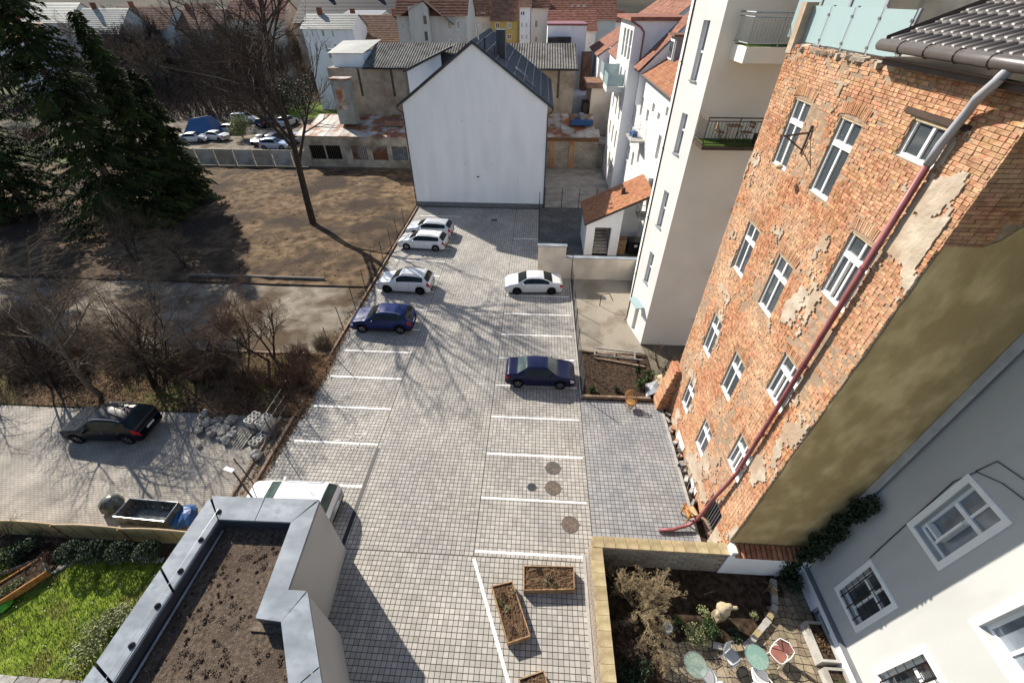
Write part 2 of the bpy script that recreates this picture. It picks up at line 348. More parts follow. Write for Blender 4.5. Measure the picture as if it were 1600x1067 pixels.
# pavers
LOTB = MB()
for x0_,x1_,y0_,y1_ in ((LX0,.42,LY0,LY1),(.42,3.1,LY0,30.9),(3.1,7.75,8.1,17.2),(-8.3,2.62,1.0,LY0)): LOTB.quad((x0_,y0_,-.012),(x1_,y0_,-.012),(x1_,y1_,-.012),(x0_,y1_,-.012))
lot = struct('parking_lot', LOTB, M['joint'])
pav = []   # x, y, sx, sy, kind
P = .2
def field(x0, x1, y0, y1, kind, off=0):
    nx = int(round((x1-x0)/P)); ny = int(round((y1-y0)/P)); px = (x1-x0)/nx; py = (y1-y0)/ny
    for j in range(ny):
        for i in range(nx): pav.append((x0+(i+.5)*px, y0+(j+.5)*py, px, py, kind))
field(LX0, -7.97, LY0, LY1, 'paver'); field(-7.95, -2.14, LY0, LY1, 'paver'); field(-2.12, LX1, LY0, 30.9, 'paver'); field(-2.12, .38, 30.92, LY1, 'paver')
field(3.07, 7.72, 8.2, 17.2, 'paver_blue')
field(-8.2, 2.62, 1.2, 7.84, 'paver')
cand = []
for k, (x, y, sx, sy, kd) in enumerate(pav):
    if y < 7.8:
        q = pix((x, y, 0))
        if 0 < q[0] < 1600 and q[1] < 1075 and not (-8 < x < -5.0-(y-2.5)*.5 and False): cand.append((q[2], k, q))
# the pavers that show largest, not under the planters or the roof
def hidden(x, y): return x < -7.75+max(0, 7.7-y)*.0 or (y < 4.6 and x < -6.9+(4.6-y)*.75) or x > 2.6
cand = [c for c in cand if not hidden(pav[c[1]][0], pav[c[1]][1])]
cand.sort(); near = set(c[1] for c in cand[:300])
g_ = .0105
def paver_geo(mb, x, y, sx, sy, zt, var=None, tilt=0):
    hx, hy = sx/2-g_, sy/2-g_; b = .006
    t1, t2 = rnd.uniform(-1,1)*tilt, rnd.uniform(-1,1)*tilt
    vs_ = []
    for s, z in ((1.0, -.03), (1.0, zt-b*.7)):
        for ax, ay in ((-1,-1),(1,-1),(1,1),(-1,1)): vs_.append((x+ax*hx, y+ay*hy, z+(t1*ax+t2*ay if z > -.02 else 0)))
    for ax, ay in ((-1,-1),(1,-1),(1,1),(-1,1)): vs_.append((x+ax*(hx-b), y+ay*(hy-b), zt+t1*ax+t2*ay))
    fs = [(8,9,10,11)]+[(4+i,4+(i+1)%4,8+(i+1)%4,8+i) for i in range(4)]+[(i,(i+1)%4,4+(i+1)%4,4+i) for i in range(4)]
    mb.add(vs_, fs, var)
fields = {'paver': MB(), 'paver_blue': MB()}
pm = []
for s in range(6):
    t = MB(); paver_geo(t, 0, 0, P, P, 0, None, .0012); pm.append(t.mesh('paver', M['paver']))
for k, (x, y, sx, sy, kd) in enumerate(pav):
    if k in near:
        o = link('paver', pm[rnd.randrange(6)], lot); o.location = (x, y, rnd.uniform(-.002,.001)); o.scale = (sx/P, sy/P, 1)
    else: 
        mbf = fields[kd]
        if y < 26: paver_geo(mbf, x, y, sx, sy, rnd.uniform(-.002,.001), rnd.random(), .0012)
        else:
            hx, hy = sx/2-g_, sy/2-g_; v = rnd.random()
            mbf.add([(x-hx,y-hy,-.03),(x+hx,y-hy,-.03),(x+hx,y+hy,-.03),(x-hx,y+hy,-.03),(x-hx,y-hy,0),(x+hx,y-hy,0),(x+hx,y+hy,0),(x-hx,y+hy,0)],[(4,5,6,7),(0,1,5,4),(1,2,6,5),(2,3,7,6),(3,0,4,7)],v)
for kd, mbf in fields.items(): tag(mbf.build('paving', M[kd], lot), kind='stuff')
# parking lines: rows of half-width white pavers
LINES = MB
def line(pts, wd=.11, name='parking_line'):
    (x0,y0),(x1,y1) = pts; L = math.hypot(x1-x0, y1-y0); n = max(1, int(round(L/.2))); ux, uy = (x1-x0)/L, (y1-y0)/L
    mb = MB()
    for i in range(n):
        a, b = L*i/n+.006, L*(i+1)/n-.006; hw = wd/2+rnd.uniform(-.004,.004)
        mb.quad((x0+ux*a+uy*hw,y0+uy*a-ux*hw,.005),(x0+ux*b+uy*hw,y0+uy*b-ux*hw,.005),(x0+ux*b-uy*hw,y0+uy*b+ux*hw,.005),(x0+ux*a-uy*hw,y0+uy*a+ux*hw,.005))
    o = mb.build(name, M['white_paint']); o['kind'] = 'structure'; return o
for k in range(13):
    y = 8.07+2.513*k
    if y < 28.5: line(((-2.1,y),(2.92,y)))
line(((-2.1,38.3),(.3,38.3)))
for k in range(14):
    y = 10.83+2.495*k
    line(((-12.6,y),(-7.98,y)))
line(((-2.1,7.75),(-.1,3.05)), .13)
# wheelchair symbol painted in one bay
sym = MB(); c0 = gp(545, 688)
def stroke(pts, w_=.085):
    pts = [(x*.85,y*.85) for x,y in pts]
    for i in range(len(pts)-1):
        a, b = Vector((*pts[i],0)), Vector((*pts[i+1],0)); d = (b-a).normalized(); n = Vector((-d.y,d.x,0))*w_/2; o = Vector((c0.x,c0.y,.006))
        sym.quad(o+a-n-d*.03,o+b-n+d*.03,o+b+n+d*.03,o+a+n-d*.03)
stroke([(.75*math.cos(t)*.72+.25, .75*math.sin(t)*.72-.15) for t in [R(200+a*21) for a in range(11)]])
stroke([(-.9,-.05),(-.45,0),(.1,.1),(.15,.5),(.55,.55)]); stroke([(.1,.3),(-.3,.35)]); stroke([(.75,.5),(.9,.62)],.2)
o = sym.build('wheelchair_symbol', M['worn_paint']); o['kind'] = 'structure'
# drain channel, kerbs
mb = MB(); mb.box(-8.02,-7.83,7.95,13.1,-.02,.009)
for i in range(25): mb.box(-8.0,-7.85,8.0+i*.204,8.04+i*.204,.009,.013)
tag(mb.build('drain_channel', M['plastic_black']), 'long black slotted drain channel set in the pavers beside the white van', 'drain')
mb = MB(); mb.box(-13.42,-13.28,8.3,45.6,-.05,.14); struct('kerb_rail', mb, M['kerb_brown'])
mb = MB(); mb.box(-14.12,-14.02,8.6,16.0,-.05,.12); struct('yard_kerb', mb, M['kerb_brown'])
sheet('verge_strip', [(-14.02,8.6),(-13.42,8.6),(-13.42,16),(-14.02,16)], .01, 'gravel')
mb = MB(); mb.box(3.06,3.16,17.25,30.9,-.05,.06); struct('lot_kerb', mb, M['kerb'])
mb = MB(); mb.box(2.56,2.68,1.2,8.15,-.05,.04); struct('wall_kerb', mb, M['kerb'])
mb = MB(); mb.box(7.70,7.82,8.3,17.2,-.05,.05); struct('plaza_kerb', mb, M['kerb'])
mb = MB(); mb.box(-45,-13.6,20.16,20.27,-.05,.15)
for i in range(14): mb.box(-45+i*2.24,-43.6+i*2.24,20.1,20.16,.02,.17)
struct('bank_kerb', mb, M['kerb_brown'])
mb = MB(); mb.box(-29.2,-17.5,29.4,29.52,-.05,.32); struct('yard_edge_beam', mb, M['wood_grey'])
# manhole covers
def manhole(px, py, r_, m, label):
    p = gp(px, py); t = thing('manhole_cover', label, 'manhole cover', (p.x,p.y,0))
    a = MB(); a.lathe([(r_,.0),(r_,.012),(r_*.9,.014),(r_*.88,.006)], n=24); a.build('rim', M['cast_iron'], t)
    a = MB(); a.lathe([(r_*.86,.0),(r_*.86,.009)], n=24)
    for i in range(-3,4):
        for j in range(-3,4):
            if math.hypot(i,j) < 3.4: a.box(i*r_*.22-.02,i*r_*.22+.02,j*r_*.22-.02,j*r_*.22+.02,.009,.015)
    a.build('lid', M[m], t)
    for s_ in (-1,1): a = MB(); a.obox((s_*(r_+.01),0,.008),.08,.06,.016); a.build('lug', M['cast_iron'], t)
manhole(864,731,.39,'cast_iron','grey round manhole cover touching the second white bay line')
manhole(864,762,.39,'cast_rust','round manhole cover nearest the small dark one, with a dark rim')
manhole(831,761,.23,'anthracite','small dark round manhole cover, the smallest of four')
manhole(891,819,.40,'cast_rust','rusty speckled manhole cover nearest the low stone wall')
mb = MB(); p = gp(772,344); mb.box(p.x-.32,p.x+.32,p.y-.25,p.y+.25,0,.008)
for i in range(6): mb.box(p.x-.30+i*.11,p.x-.25+i*.11,p.y-.22,p.y+.22,.008,.016)
tag(mb.build('drain_grate', M['plastic_black']), 'small dark rectangular drain grate in the shade below the white gable', 'drain')
# fence stakes along the left kerb
for k in range(13):
    y = 10.6+k*2.44
    if y > 45: break
    mb = MB(); x = -13.35+rnd.uniform(-.04,.04); lx = rnd.uniform(-.04,.04); hh = 2.3+rnd.uniform(-.12,.06)
    mb.tube([(x,y,0),(x+lx*.5,y,hh*.5),(x+lx,y+rnd.uniform(-.05,.05),hh)], .028, 5)
    tag(mb.build('fence_stake', M['black_steel']), 'thin dark fence stake along the brown kerb, '+ORD[k]+' counted from the near end', 'stake', 'stakes along the left kerb')
# ------------------------------------------------------------------ building helpers
Z = Vector((0,0,1))
class Face:
    """local frame on a wall: u along r, v up, d inwards"""
    def __init__(s, O, r, n): s.O = Vector(O); s.r = Vector(r).normalized(); s.n = Vector(n).normalized()
    def p(s, u, v, d=0): return tuple(s.O+s.r*u+Z*v-s.n*d)
    def uv(s, pt): q = Vector(pt)-s.O; return q.dot(s.r), q.z
def lbox(mb, F, u0, u1, v0, v1, d0, d1, var=None):
    mb.add([F.p(u0,v0,d0),F.p(u1,v0,d0),F.p(u1,v0,d1),F.p(u0,v0,d1),F.p(u0,v1,d0),F.p(u1,v1,d0),F.p(u1,v1,d1),F.p(u0,v1,d1)],
        [(0,3,2,1),(4,5,6,7),(0,1,5,4),(1,2,6,5),(2,3,7,6),(3,0,4,7)], var)
def wall(mb, F, U0, U1, V0, V1, holes=(), depth=.18, clip=None):
    us = sorted(set([U0,U1]+[h[i] for h in holes for i in (0,1)])); vv = sorted(set([V0,V1]+[h[i] for h in holes for i in (2,3)]))
    us = [u for u in us if U0 <= u <= U1]; vv = [v for v in vv if V0 <= v <= V1]
    for i in range(len(us)-1):
        for j in range(len(vv)-1):
            cu, cv = (us[i]+us[i+1])/2, (vv[j]+vv[j+1])/2
            if any(h[0] < cu < h[1] and h[2] < cv < h[3] for h in holes): continue
            mb.quad(F.p(us[i],vv[j]),F.p(us[i+1],vv[j]),F.p(us[i+1],vv[j+1]),F.p(us[i],vv[j+1]))
    for (a,b,c,d) in holes:
        mb.quad(F.p(a,c),F.p(a,c,depth),F.p(a,d,depth),F.p(a,d)); mb.quad(F.p(b,c),F.p(b,d),F.p(b,d,depth),F.p(b,c,depth))
        mb.quad(F.p(a,c),F.p(b,c),F.p(b,c,depth),F.p(a,c,depth)); mb.quad(F.p(a,d),F.p(a,d,depth),F.p(b,d,depth),F.p(b,d))
def window(F, u0, u1, v0, v1, parent, d=.12, mull=1, transom=None, fr='white_frame', gl='pane', t=.06, sill=0, name='window', split=True, sm='white_frame'):
    mb = MB()
    lbox(mb,F,u0,u1,v0,v0+t,d-.03,d+.05); lbox(mb,F,u0,u1,v1-t,v1,d-.03,d+.05)
    lbox(mb,F,u0,u0+t,v0+t,v1-t,d-.03,d+.05); lbox(mb,F,u1-t,u1,v0+t,v1-t,d-.03,d+.05)
    cu = [u0+t]+[u0+(u1-u0)*k/(mull+1) for k in range(1,mull+1)]+[u1-t]; cv = [v0+t]+([transom] if transom else [])+[v1-t]
    for k in range(1,mull+1): x = u0+(u1-u0)*k/(mull+1); lbox(mb,F,x-t*.45,x+t*.45,v0+t,v1-t,d-.025,d+.045)
    if transom: lbox(mb,F,u0+t,u1-t,transom-t*.9,transom+t*.9,d-.045,d+.045)
    w_ = mb.build(name, M[fr], parent)
    if split:
        for i in range(len(cu)-1):
            for j in range(len(cv)-1):
                m2 = MB(); m2.quad(F.p(cu[i],cv[j],d+.02),F.p(cu[i+1],cv[j],d+.02),F.p(cu[i+1],cv[j+1],d+.02),F.p(cu[i],cv[j+1],d+.02)); m2.build('pane', M[gl], w_)
    else:
        m2 = MB(); m2.quad(F.p(u0,v0,d+.02),F.p(u1,v0,d+.02),F.p(u1,v1,d+.02),F.p(u0,v1,d+.02)); m2.build('pane', M[gl], w_)
    if sill:
        m2 = MB(); lbox(m2,F,u0-.05,u1+.05,v0-.05,v0+.01,-sill,d); m2.build('sill', M[sm], w_)
    return w_
def tiled(mb, a, b, c, d, nu, nv, lift=.03, thick=.02):
    """rows of tiles on a roof quad a-b (eave) d-c (ridge)"""
    a,b,c,d = map(Vector,(a,b,c,d)); n = (b-a).cross(d-a).normalized()
    if n.z < 0: n = -n
    for j in range(nv):
        for i in range(nu):
            u0,u1 = (i+.03)/nu,(i+.97)/nu; v0,v1 = j/nv,(j+1)/nv
            P_ = lambda u,v,l: tuple((a*(1-u)+b*u)*(1-v)+(d*(1-u)+c*u)*v+n*l)
            q = [P_(u0,v0,lift),P_(u1,v0,lift),P_(u1,v1,.004),P_(u0,v1,.004),P_(u0,v0,lift-thick),P_(u1,v0,lift-thick)]
            mb.add(q, [(0,1,2,3),(4,5,1,0)], rnd.random())
# ------------------------------------------------------------------ white gable house
GY, GX0, GX1, RX, EZ, RZ, GB = 45.9, -13.44, .82, -6.25, 10.3, 15.15, 63.0
hg = thing('gable_house', 'large windowless white rendered gable house with dark metal roof behind the car park', 'house', (RX, GY, 0))
def rel(o, t): o.location = -Vector(t.location); return o
def part(name, mb, m, t, smooth=False):
    o = mb.build(name, M[m], t, smooth); o.matrix_parent_inverse = Matrix.Translation(-Vector(t.location)); return o
mb = MB()
sg = MB(); sg.poly([(GX0,GY,.55),(GX1,GY,.55),(GX1,GY,EZ),(RX,GY,RZ),(GX0,GY,EZ)])
sg.quad((GX0,GY,.55),(GX0,GB,.55),(GX0,GB,EZ),(GX0,GY,EZ)); sg.quad((GX1,GY,.55),(GX1,GB,.55),(GX1,GB,EZ),(GX1,GY,EZ))
sg.poly([(GX0,GB,.55),(GX1,GB,.55),(GX1,GB,EZ),(RX,GB,RZ),(GX0,GB,EZ)]); part('wall', sg, 'white_render', hg)
a = MB(); a.box(GX0+.03,GX1-.03,GY+.03,GB-.03,0,.56); part('plinth', a, 'plinth', hg)
for s, xe in ((-1,GX0-.55),(1,GX1+.55)):
    a = MB(); sl_ = (RZ-EZ)/(RX-GX0); ze = EZ-.55*sl_+.05; y0, y1 = GY-.28, GB+.3
    for (l,) in ((.0,),):
        a.add([(RX,y0,RZ+.05),(xe,y0,ze),(xe,y1,ze),(RX,y1,RZ+.05),(RX,y0,RZ+.27),(xe,y0,ze+.2),(xe,y1,ze+.2),(RX,y1,RZ+.27)],[(0,1,2,3),(4,7,6,5),(0,4,5,1),(1,5,6,2),(2,6,7,3)])
    n_ = 30
    for k in range(n_):
        y = y0+(y1-y0)*k/n_; a.add([(RX,y,RZ+.31),(xe,y,ze+.24),(xe,y+.05,ze+.24),(RX,y+.05,RZ+.31),(RX,y,RZ+.25),(xe,y,ze+.18),(xe,y+.05,ze+.18),(RX,y+.05,RZ+.25)],[(0,1,2,3),(0,4,5,1),(3,2,6,7)])
    for k in range(9):
        f_ = (k+.5)/9; x = RX+(xe-RX)*f_; zz = RZ+.27+(ze+.2-RZ-.27)*f_; a.box(x-.03,x+.03,y0,y1,zz-.02,zz+.03)
    part('roof', a, 'dark_roof', hg)
    a = MB(); a.tube([(xe,y0,ze+.08),(xe,y1,ze+.08)], .09, 8); g2 = part('gutter', a, 'anthracite', hg)
    a = MB(); xw = GX0-.06 if s < 0 else GX1+.06
    a.tube([(xe,GY-.1,ze+.02),(xe-s*.1,GY-.1,ze-.25),(xw,GY-.05,ze-.45),(xw,GY-.05,5),(xw,GY-.05,.1)], .06, 6); part('downpipe', a, 'anthracite', hg)
CY = GY+4.0; c0_, c1_ = oyp(775,47,CY), oyp(789,47,CY); a = MB(); a.box(c0_.x,c1_.x,CY,CY+1.2,12.6,c0_.z-.08); a.box(c0_.x-.06,c1_.x+.06,CY-.06,CY+1.26,c0_.z-.08,c0_.z); part('chimney', a, 'dark_roof', hg)
for (x,y,h) in ((-5.2,46.9,.75),(-6.0,48.6,1.1),(-4.4,48.2,.6)):
    a = MB(); zz = RZ-.65*abs(x-RX)+.2; a.tube([(x,y,zz),(x,y,zz+h)], .09, 8); a.lathe([(.15,0),(.15,.12)], (x,y,zz+h), 8); part('vent_pipe', a, 'steel' if h > 1 else 'plastic_black', hg)
for k in range(2):
    x, y = -1.9+k*.9, GY+3.2+k*-1.6; zz = RZ-.672*abs(x-RX)+.32
    for q in (0,.75):
        a = MB(); a.add([(x-.6,y+q,zz+.45),(x+.6,y+q,zz-.36),(x+.6,y+q+.16,zz-.36),(x-.6,y+q+.16,zz+.45)],[(0,1,2,3)]); part('skylight', a, 'pane_light', hg)
a = MB(); a.lathe([(.14,0),(.14,.1)], oyp(747,277,GY-.06), 10); part('wall_lamp', a, 'plinth', hg)
for px, py in ((722,190),(765,190),(727,256),(770,256)):
    a = MB(); a.lathe([(.07,0),(.07,.02)], oyp(px,py,GY-.02), 8); part('wall_cap', a, 'plinth', hg)
# low rear wing with its own dark roof
t = thing('rear_wing', 'small white wing with dark curved roof behind the gable house', 'house', (-16,65,0))
p0, p1 = oyp(636,112,65.0), oyp(700,84,65.0)
a = MB(); a.box(p0.x,GX0+.4,65.0,70,0,p0.z); a.add([(p0.x,65.0,p0.z),(GX0+.4,65.0,p0.z),(GX0+.4,65.0,p1.z)],[(0,1,2)]); part('wall', a, 'white_render', t)
a = MB(); a.add([(p0.x-.5,64.7,p0.z-.1),(GX0+2,64.7,p1.z+.6),(GX0+2,71,p1.z+.6),(p0.x-.5,71,p0.z-.1),(p0.x-.5,64.7,p0.z+.15),(GX0+2,64.7,p1.z+.85),(GX0+2,71,p1.z+.85),(p0.x-.5,71,p0.z+.15)],[(0,1,2,3),(4,7,6,5),(0,4,5,1),(0,3,7,4)]); part('roof', a, 'dark_roof', t)
# ------------------------------------------------------------------ brick building
FX, BY0, BY1, BZT = 8.15, 8.15, 17.3, 17.3
bb = thing('brick_building', 'tall old brick tenement stripped of its plaster, with white windows and a red downpipe', 'building', (FX, BY0, 0))
WIN = []
for y0, y1 in ((14.68,15.68),(12.05,13.05)):
    for zt in (16.07, 11.98, 7.72, 3.62): WIN.append((y0,y1,zt-1.98 if zt > 5 else zt-1.72,zt,1))
for zb, zt in ((15.78,16.54),(12.12,13.92),(8.12,9.80),(4.05,5.72)): WIN.append((9.42,10.56,zb,zt,2))
DOOR = (9.15,10.25,.05,2.0); BASE = [(13.6,14.7,-.1,.62),(11.2,12.0,-.1,.45)]
FB = Face((FX, 0, 0), (0,1,0), (-1,0,0))
holes = [(a_,b_,c_,d_) for a_,b_,c_,d_,k in WIN]+[DOOR]
a = MB(); wall(a, FB, BY0, BY1, -.1, BZT, holes, .32)
a.quad((FX+.32,BY0,0),(FX+.32,BY1,0),(FX+.32,BY1,BZT),(FX+.32,BY0,BZT))
a.quad((FX,BY1,0),(12,BY1,0),(12,BY1,BZT),(FX,BY1,BZT)); a.quad((FX,BY0,BZT),(12,BY0,BZT),(12,BY1,BZT),(FX,BY1,BZT))
part('wall', a, 'mortar', bb)
def erod(y, z): return noise.noise((y*.55+3.1, z*.42, 1.7))+.5*noise.noise((y*1.7, z*1.5, 9.1))
bricks = []; CH = .085; zz = 0.02; row = 0
while zz < BZT-.02:
    y = BY0+.01+(0 if row % 2 else -.0); i = 0
    while y < BY1-.02:
        L = (.29 if (i+row) % 2 else .15) if row % 4 < 2 else (.15 if (i+row) % 3 else .29)
        if y == BY0+.01 and row % 2: L = .15
        L = min(L, BY1-.01-y); cy, cz = y+L/2, zz+CH/2
        ok = L > .05
        for (a_,b_,c_,d_) in holes:
            if a_-.02 < cy+L/2 and cy-L/2 < b_+.02 and c_-.02 < cz+CH/2 and cz-CH/2 < d_+.02:
                # clip against the reveal
                if cz-CH/2 > d_-.06 or cz+CH/2 < c_+.06: ok = ok and not (c_-.03 < cz < d_+.03)
                elif cy < a_ and a_-(cy-L/2) > .06: L = a_-y-.004; cy = y+L/2
                elif cy > b_ and (cy+L/2)-b_ > .06: ok = ok and True; n_y = b_+.004; L = y+L-n_y; y = n_y; cy = y+L/2
                else: ok = False
        # soldier arches sit above the windows
        for (a_,b_,c_,d_,k) in WIN:
            if a_-.16 < cy < b_+.16 and d_+.0 < cz < d_+.36 and d_ < 16.3: ok = False
        if cz > 16.95 and cy > 11.9 and rnd.random() < .35: ok = False
        e = erod(cy, cz)
        if e > .52 and rnd.random() < .45: ok = False
        if ok and L > .04:
            pr = .012+rnd.random()*.014+(-.022 if rnd.random() < .06 else 0)
            if e > .3: pr -= rnd.random()*.03
            bricks.append((cy, cz, L-.012, CH-.012, pr))
        y += L; i += 1
        if L <= 0: y += .1
    zz += CH; row += 1
for (a_,b_,c_,d_,k) in WIN:
    if d_ > 16.3: continue
    n_ = 17 if k == 1 else 19
    for q in range(n_):
        f_ = (q+.5)/n_; cy = a_-.14+(b_-a_+.28)*f_; sag = .07*(1-(2*f_-1)**2)
        bricks.append((cy, d_+.17+sag, (b_-a_+.28)/n_-.012, .27, .016+rnd.random()*.016, (f_-.5)*-.5))
def brick_geo(mb, cy, cz, L, h, pr, rot=0, var=None):
    x0, x1 = FX-pr, FX+.05; t1 = rnd.uniform(-.006,.006); t2 = rnd.uniform(-.005,.005); c_, s_ = math.cos(rot), math.sin(rot)
    Q = lambda x,u,v: (x, cy+u*c_-v*s_, cz+u*s_+v*c_)
    u, v = L/2, h/2; b = .007
    vs_ = [Q(x1,-u,-v),Q(x1,u,-v),Q(x1,u,v),Q(x1,-u,v),Q(x0+b,-u,-v),Q(x0+b,u,-v),Q(x0+b,u,v),Q(x0+b,-u,v),
           Q(x0+t1,-u+b,-v+b),Q(x0-t1,u-b,-v+b),Q(x0+t2,u-b,v-b),Q(x0-t2,-u+b,v-b)]
    mb.add(vs_, [(8,11,10,9),(4,8,9,5),(5,9,10,6),(6,10,11,7),(7,11,8,4),(0,4,5,1),(1,5,6,2),(2,6,7,3),(3,7,4,0)], var)
ranked = []
for k, b_ in enumerate(bricks):
    q = pix((FX, b_[0], b_[1]))
    if 0 < q[0] < 1600 and 0 < q[1] < 1067: ranked.append((Vector((FX, b_[0], b_[1]-CAM_H)).length/(b_[2]+.05), k))
ranked.sort(); nearb = set(k for _, k in ranked[:300])
bm_ = MB(); bw = link('brickwork', None, bb) if False else None
fac = MB(); fac.quad((FX+.33,BY0+.5,1),(FX+.33,BY0+.6,1),(FX+.33,BY0+.6,1.1),(FX+.33,BY0+.5,1.1))
for k, b_ in enumerate(bricks):
    rot = b_[5] if len(b_) > 5 else rnd.uniform(-.012,.012)
    if k in nearb:
        t = MB(); brick_geo(t, 0, 0, b_[2], b_[3], b_[4], rot); t.v = [(x-FX, y, z) for x, y, z in t.v]
        o = t.build('brick', M['brick'], bb); o.location = (0, b_[0]-BY0, b_[1])
    else: brick_geo(bm_, b_[0], b_[1], b_[2], b_[3], b_[4], rot, rnd.random())
tag(part('brickwork', bm_, 'brick', bb), kind='stuff')
# crumbling plaster that still clings to the bricks
a = MB(); S = .055
def keep(y, z):
    if any(h_[0]-.05 < y < h_[1]+.05 and h_[2]-.1 < z < h_[3]+.05 for h_ in holes): return False
    e = noise.noise((y*.5+11, z*.33, 4.2))+.55*noise.noise((y*1.9, z*1.4, 2.2))+.25*noise.noise((y*6, z*6, 5))
    lim = .60 if z > 9 else (.45 if z > 3 else .25)
    if 8.3 < y < 9.35 and 14.0 < z < 16.6: lim = .12
    if z < 1.3: lim = .0
    return e > lim
ny, nz = int((BY1-BY0)/S), int(16.8/S)
gridv = {}
def gv(i, j):
    if (i,j) not in gridv:
        y, z = BY0+i*S, j*S; gridv[(i,j)] = len(a.v)
        a.v.append((FX-.030-.012*noise.noise((y*3,z*3,0)), y+rnd.uniform(-.015,.015), z+rnd.uniform(-.015,.015)))
    return gridv[(i,j)]
for i in range(ny):
    for j in range(nz):
        if keep(BY0+(i+.5)*S, (j+.5)*S): a.f.append([gv(i,j),gv(i+1,j),gv(i+1,j+1),gv(i,j+1)])
ec = {}
for f in a.f:
    for q in range(4): e_ = (f[q], f[(q+1)%4]); ec[tuple(sorted(e_))] = ec.get(tuple(sorted(e_)),0)+1
for (i_, j_), n_ in list(ec.items()):
    if n_ == 1:
        v0, v1 = a.v[i_], a.v[j_]; b0 = len(a.v); a.v += [(FX+.01,v0[1],v0[2]),(FX+.01,v1[1],v1[2])]; a.f.append([i_,j_,b0+1,b0])
a.v = [(x-.018 if x < FX else x, y, z) for x, y, z in a.v]
tag(part('plaster_remnant', a, 'old_plaster', bb), kind='stuff')
# rough broken parapet top
a = MB()
for k in range(90):
    y = rnd.uniform(11.8, BY1-.1); a.obox((FX+rnd.uniform(0,.3), y, BZT+rnd.uniform(-.04,.02)), rnd.uniform(.1,.3), rnd.uniform(.08,.3), rnd.uniform(.06,.14), rnd.uniform(0,3), rnd.uniform(-.3,.3))
tag(part('broken_coping', a, 'old_plaster', bb), kind='stuff')
a = MB(); a.box(FX-.05,FX+.32,17.0,17.32,BZT-.2,BZT+1.1); part('parapet_pier', a, 'old_plaster', bb)
# south flank: bricks at the top, stained plaster below
fl = MB(); fl.quad((FX,BY0-.004,0),(11.32,BY0-.004,0),(11.32,BY0-.004,BZT),(FX,BY0-.004,BZT)); part('flank_wall', fl, 'mortar', bb)
a = MB(); n1 = 40; prev = None; pts = []
for k in range(n1+1):
    z = 14.72*k/n1; pts.append((FX+.02+.07*abs(noise.noise((z*1.3,5,1)))+.03*rnd.random(), z))
top = [(8.9,14.72),(9.15,14.85),(9.6,15.5),(10.2,15.6),(11.33,15.7)]
vs_ = [(x,BY0-.035,z) for x,z in pts]+[(x,BY0-.035,z) for x,z in top]+[(11.33,BY0-.035,0)]
a.poly(vs_); nn = len(vs_)
a.add([(x,BY0,z) for x,y,z in vs_]+vs_, [(i,i+1,nn+i+1,nn+i) for i in range(nn-1)]); part('flank_plaster', a, 'olive', bb)
a = MB(); zz = 14.6; row = 0
while zz < BZT-.05:
    x = FX-.015; i = 0
    while x < 11.3:
        L = .29 if (i+row) % 2 else .15; cx_, cz = x+L/2, zz+CH/2; pr = .012+rnd.random()*.02
        lim = 14.72 if cx_ < 8.95 else 15.3
        if cz > lim-.1: a.add([(x+.006,BY0-pr,zz+.006),(x+L-.006,BY0-pr,zz+.006),(x+L-.006,BY0-pr,zz+CH-.006),(x+.006,BY0-pr,zz+CH-.006),(x+.006,BY0+.02,zz+.006),(x+L-.006,BY0+.02,zz+.006),(x+L-.006,BY0+.02,zz+CH-.006),(x+.006,BY0+.02,zz+CH-.006)],[(0,1,2,3),(0,4,5,1),(1,5,6,2),(2,6,7,3),(3,7,4,0)], rnd.random())
        x += L; i += 1
    zz += CH; row += 1
tag(part('flank_brickwork', a, 'brick', bb), kind='stuff')
for (a_,b_,c_,d_,k) in WIN:
    tr = None if d_-c_ < 1 else c_+(d_-c_)*.68
    w_ = window(FB, a_, b_, c_, d_, bb, .09, 1, tr, t=.075, sill=-.02); w_.matrix_parent_inverse = Matrix.Translation(-Vector(bb.location))
    if rnd.random() < .85:
        m2 = MB(); lbox(m2, FB, a_-.04, b_+.04, d_-.05, d_+.02, .02, .2); part('lintel_board', m2, 'wood_yellow', bb)
    if k == 2 and tr and d_ < 14:
        m2 = MB(); lbox(m2, FB, b_-.42, b_-.36, c_+.08, tr-.06, .02, .19); part('tilted_sash', m2, 'white_frame', bb)
m2 = MB(); lbox(m2, FB, 9.1, 10.9, 16.58, 16.68, -.05, .12); part('timber_lintel', m2, 'brown_steel', bb)
m2 = MB(); lbox(m2, FB, DOOR[0], DOOR[1], DOOR[2], DOOR[3], .3, .32); part('door_void', m2, 'dark_void', bb)
for k in range(7):
    y = DOOR[0]+.08+k*.155; m2 = MB(); m2.tube([FB.p(y,.1,.18),FB.p(y,1.95,.18)], .02, 5); part('door_bar', m2, 'grey_frame', bb)
for a_,b_,c_,d_ in BASE:
    m2 = MB(); lbox(m2, FB, a_, b_, max(c_,0), d_, -.05, -.03); part('cellar_window', m2, 'white_frame', bb)
# buttress at the far foot
a = MB()
for k in range(34):
    zz = k*.09; off = .75-.013*k
    for q in range(3): a.box(FX-off+q*off/3+rnd.uniform(-.03,.03), FX-off+(q+1)*off/3, 16.65+rnd.uniform(-.04,.04), 17.55+rnd.uniform(-.05,.05), zz, zz+.08, rnd.random())
part('buttress', a, 'brick', bb)
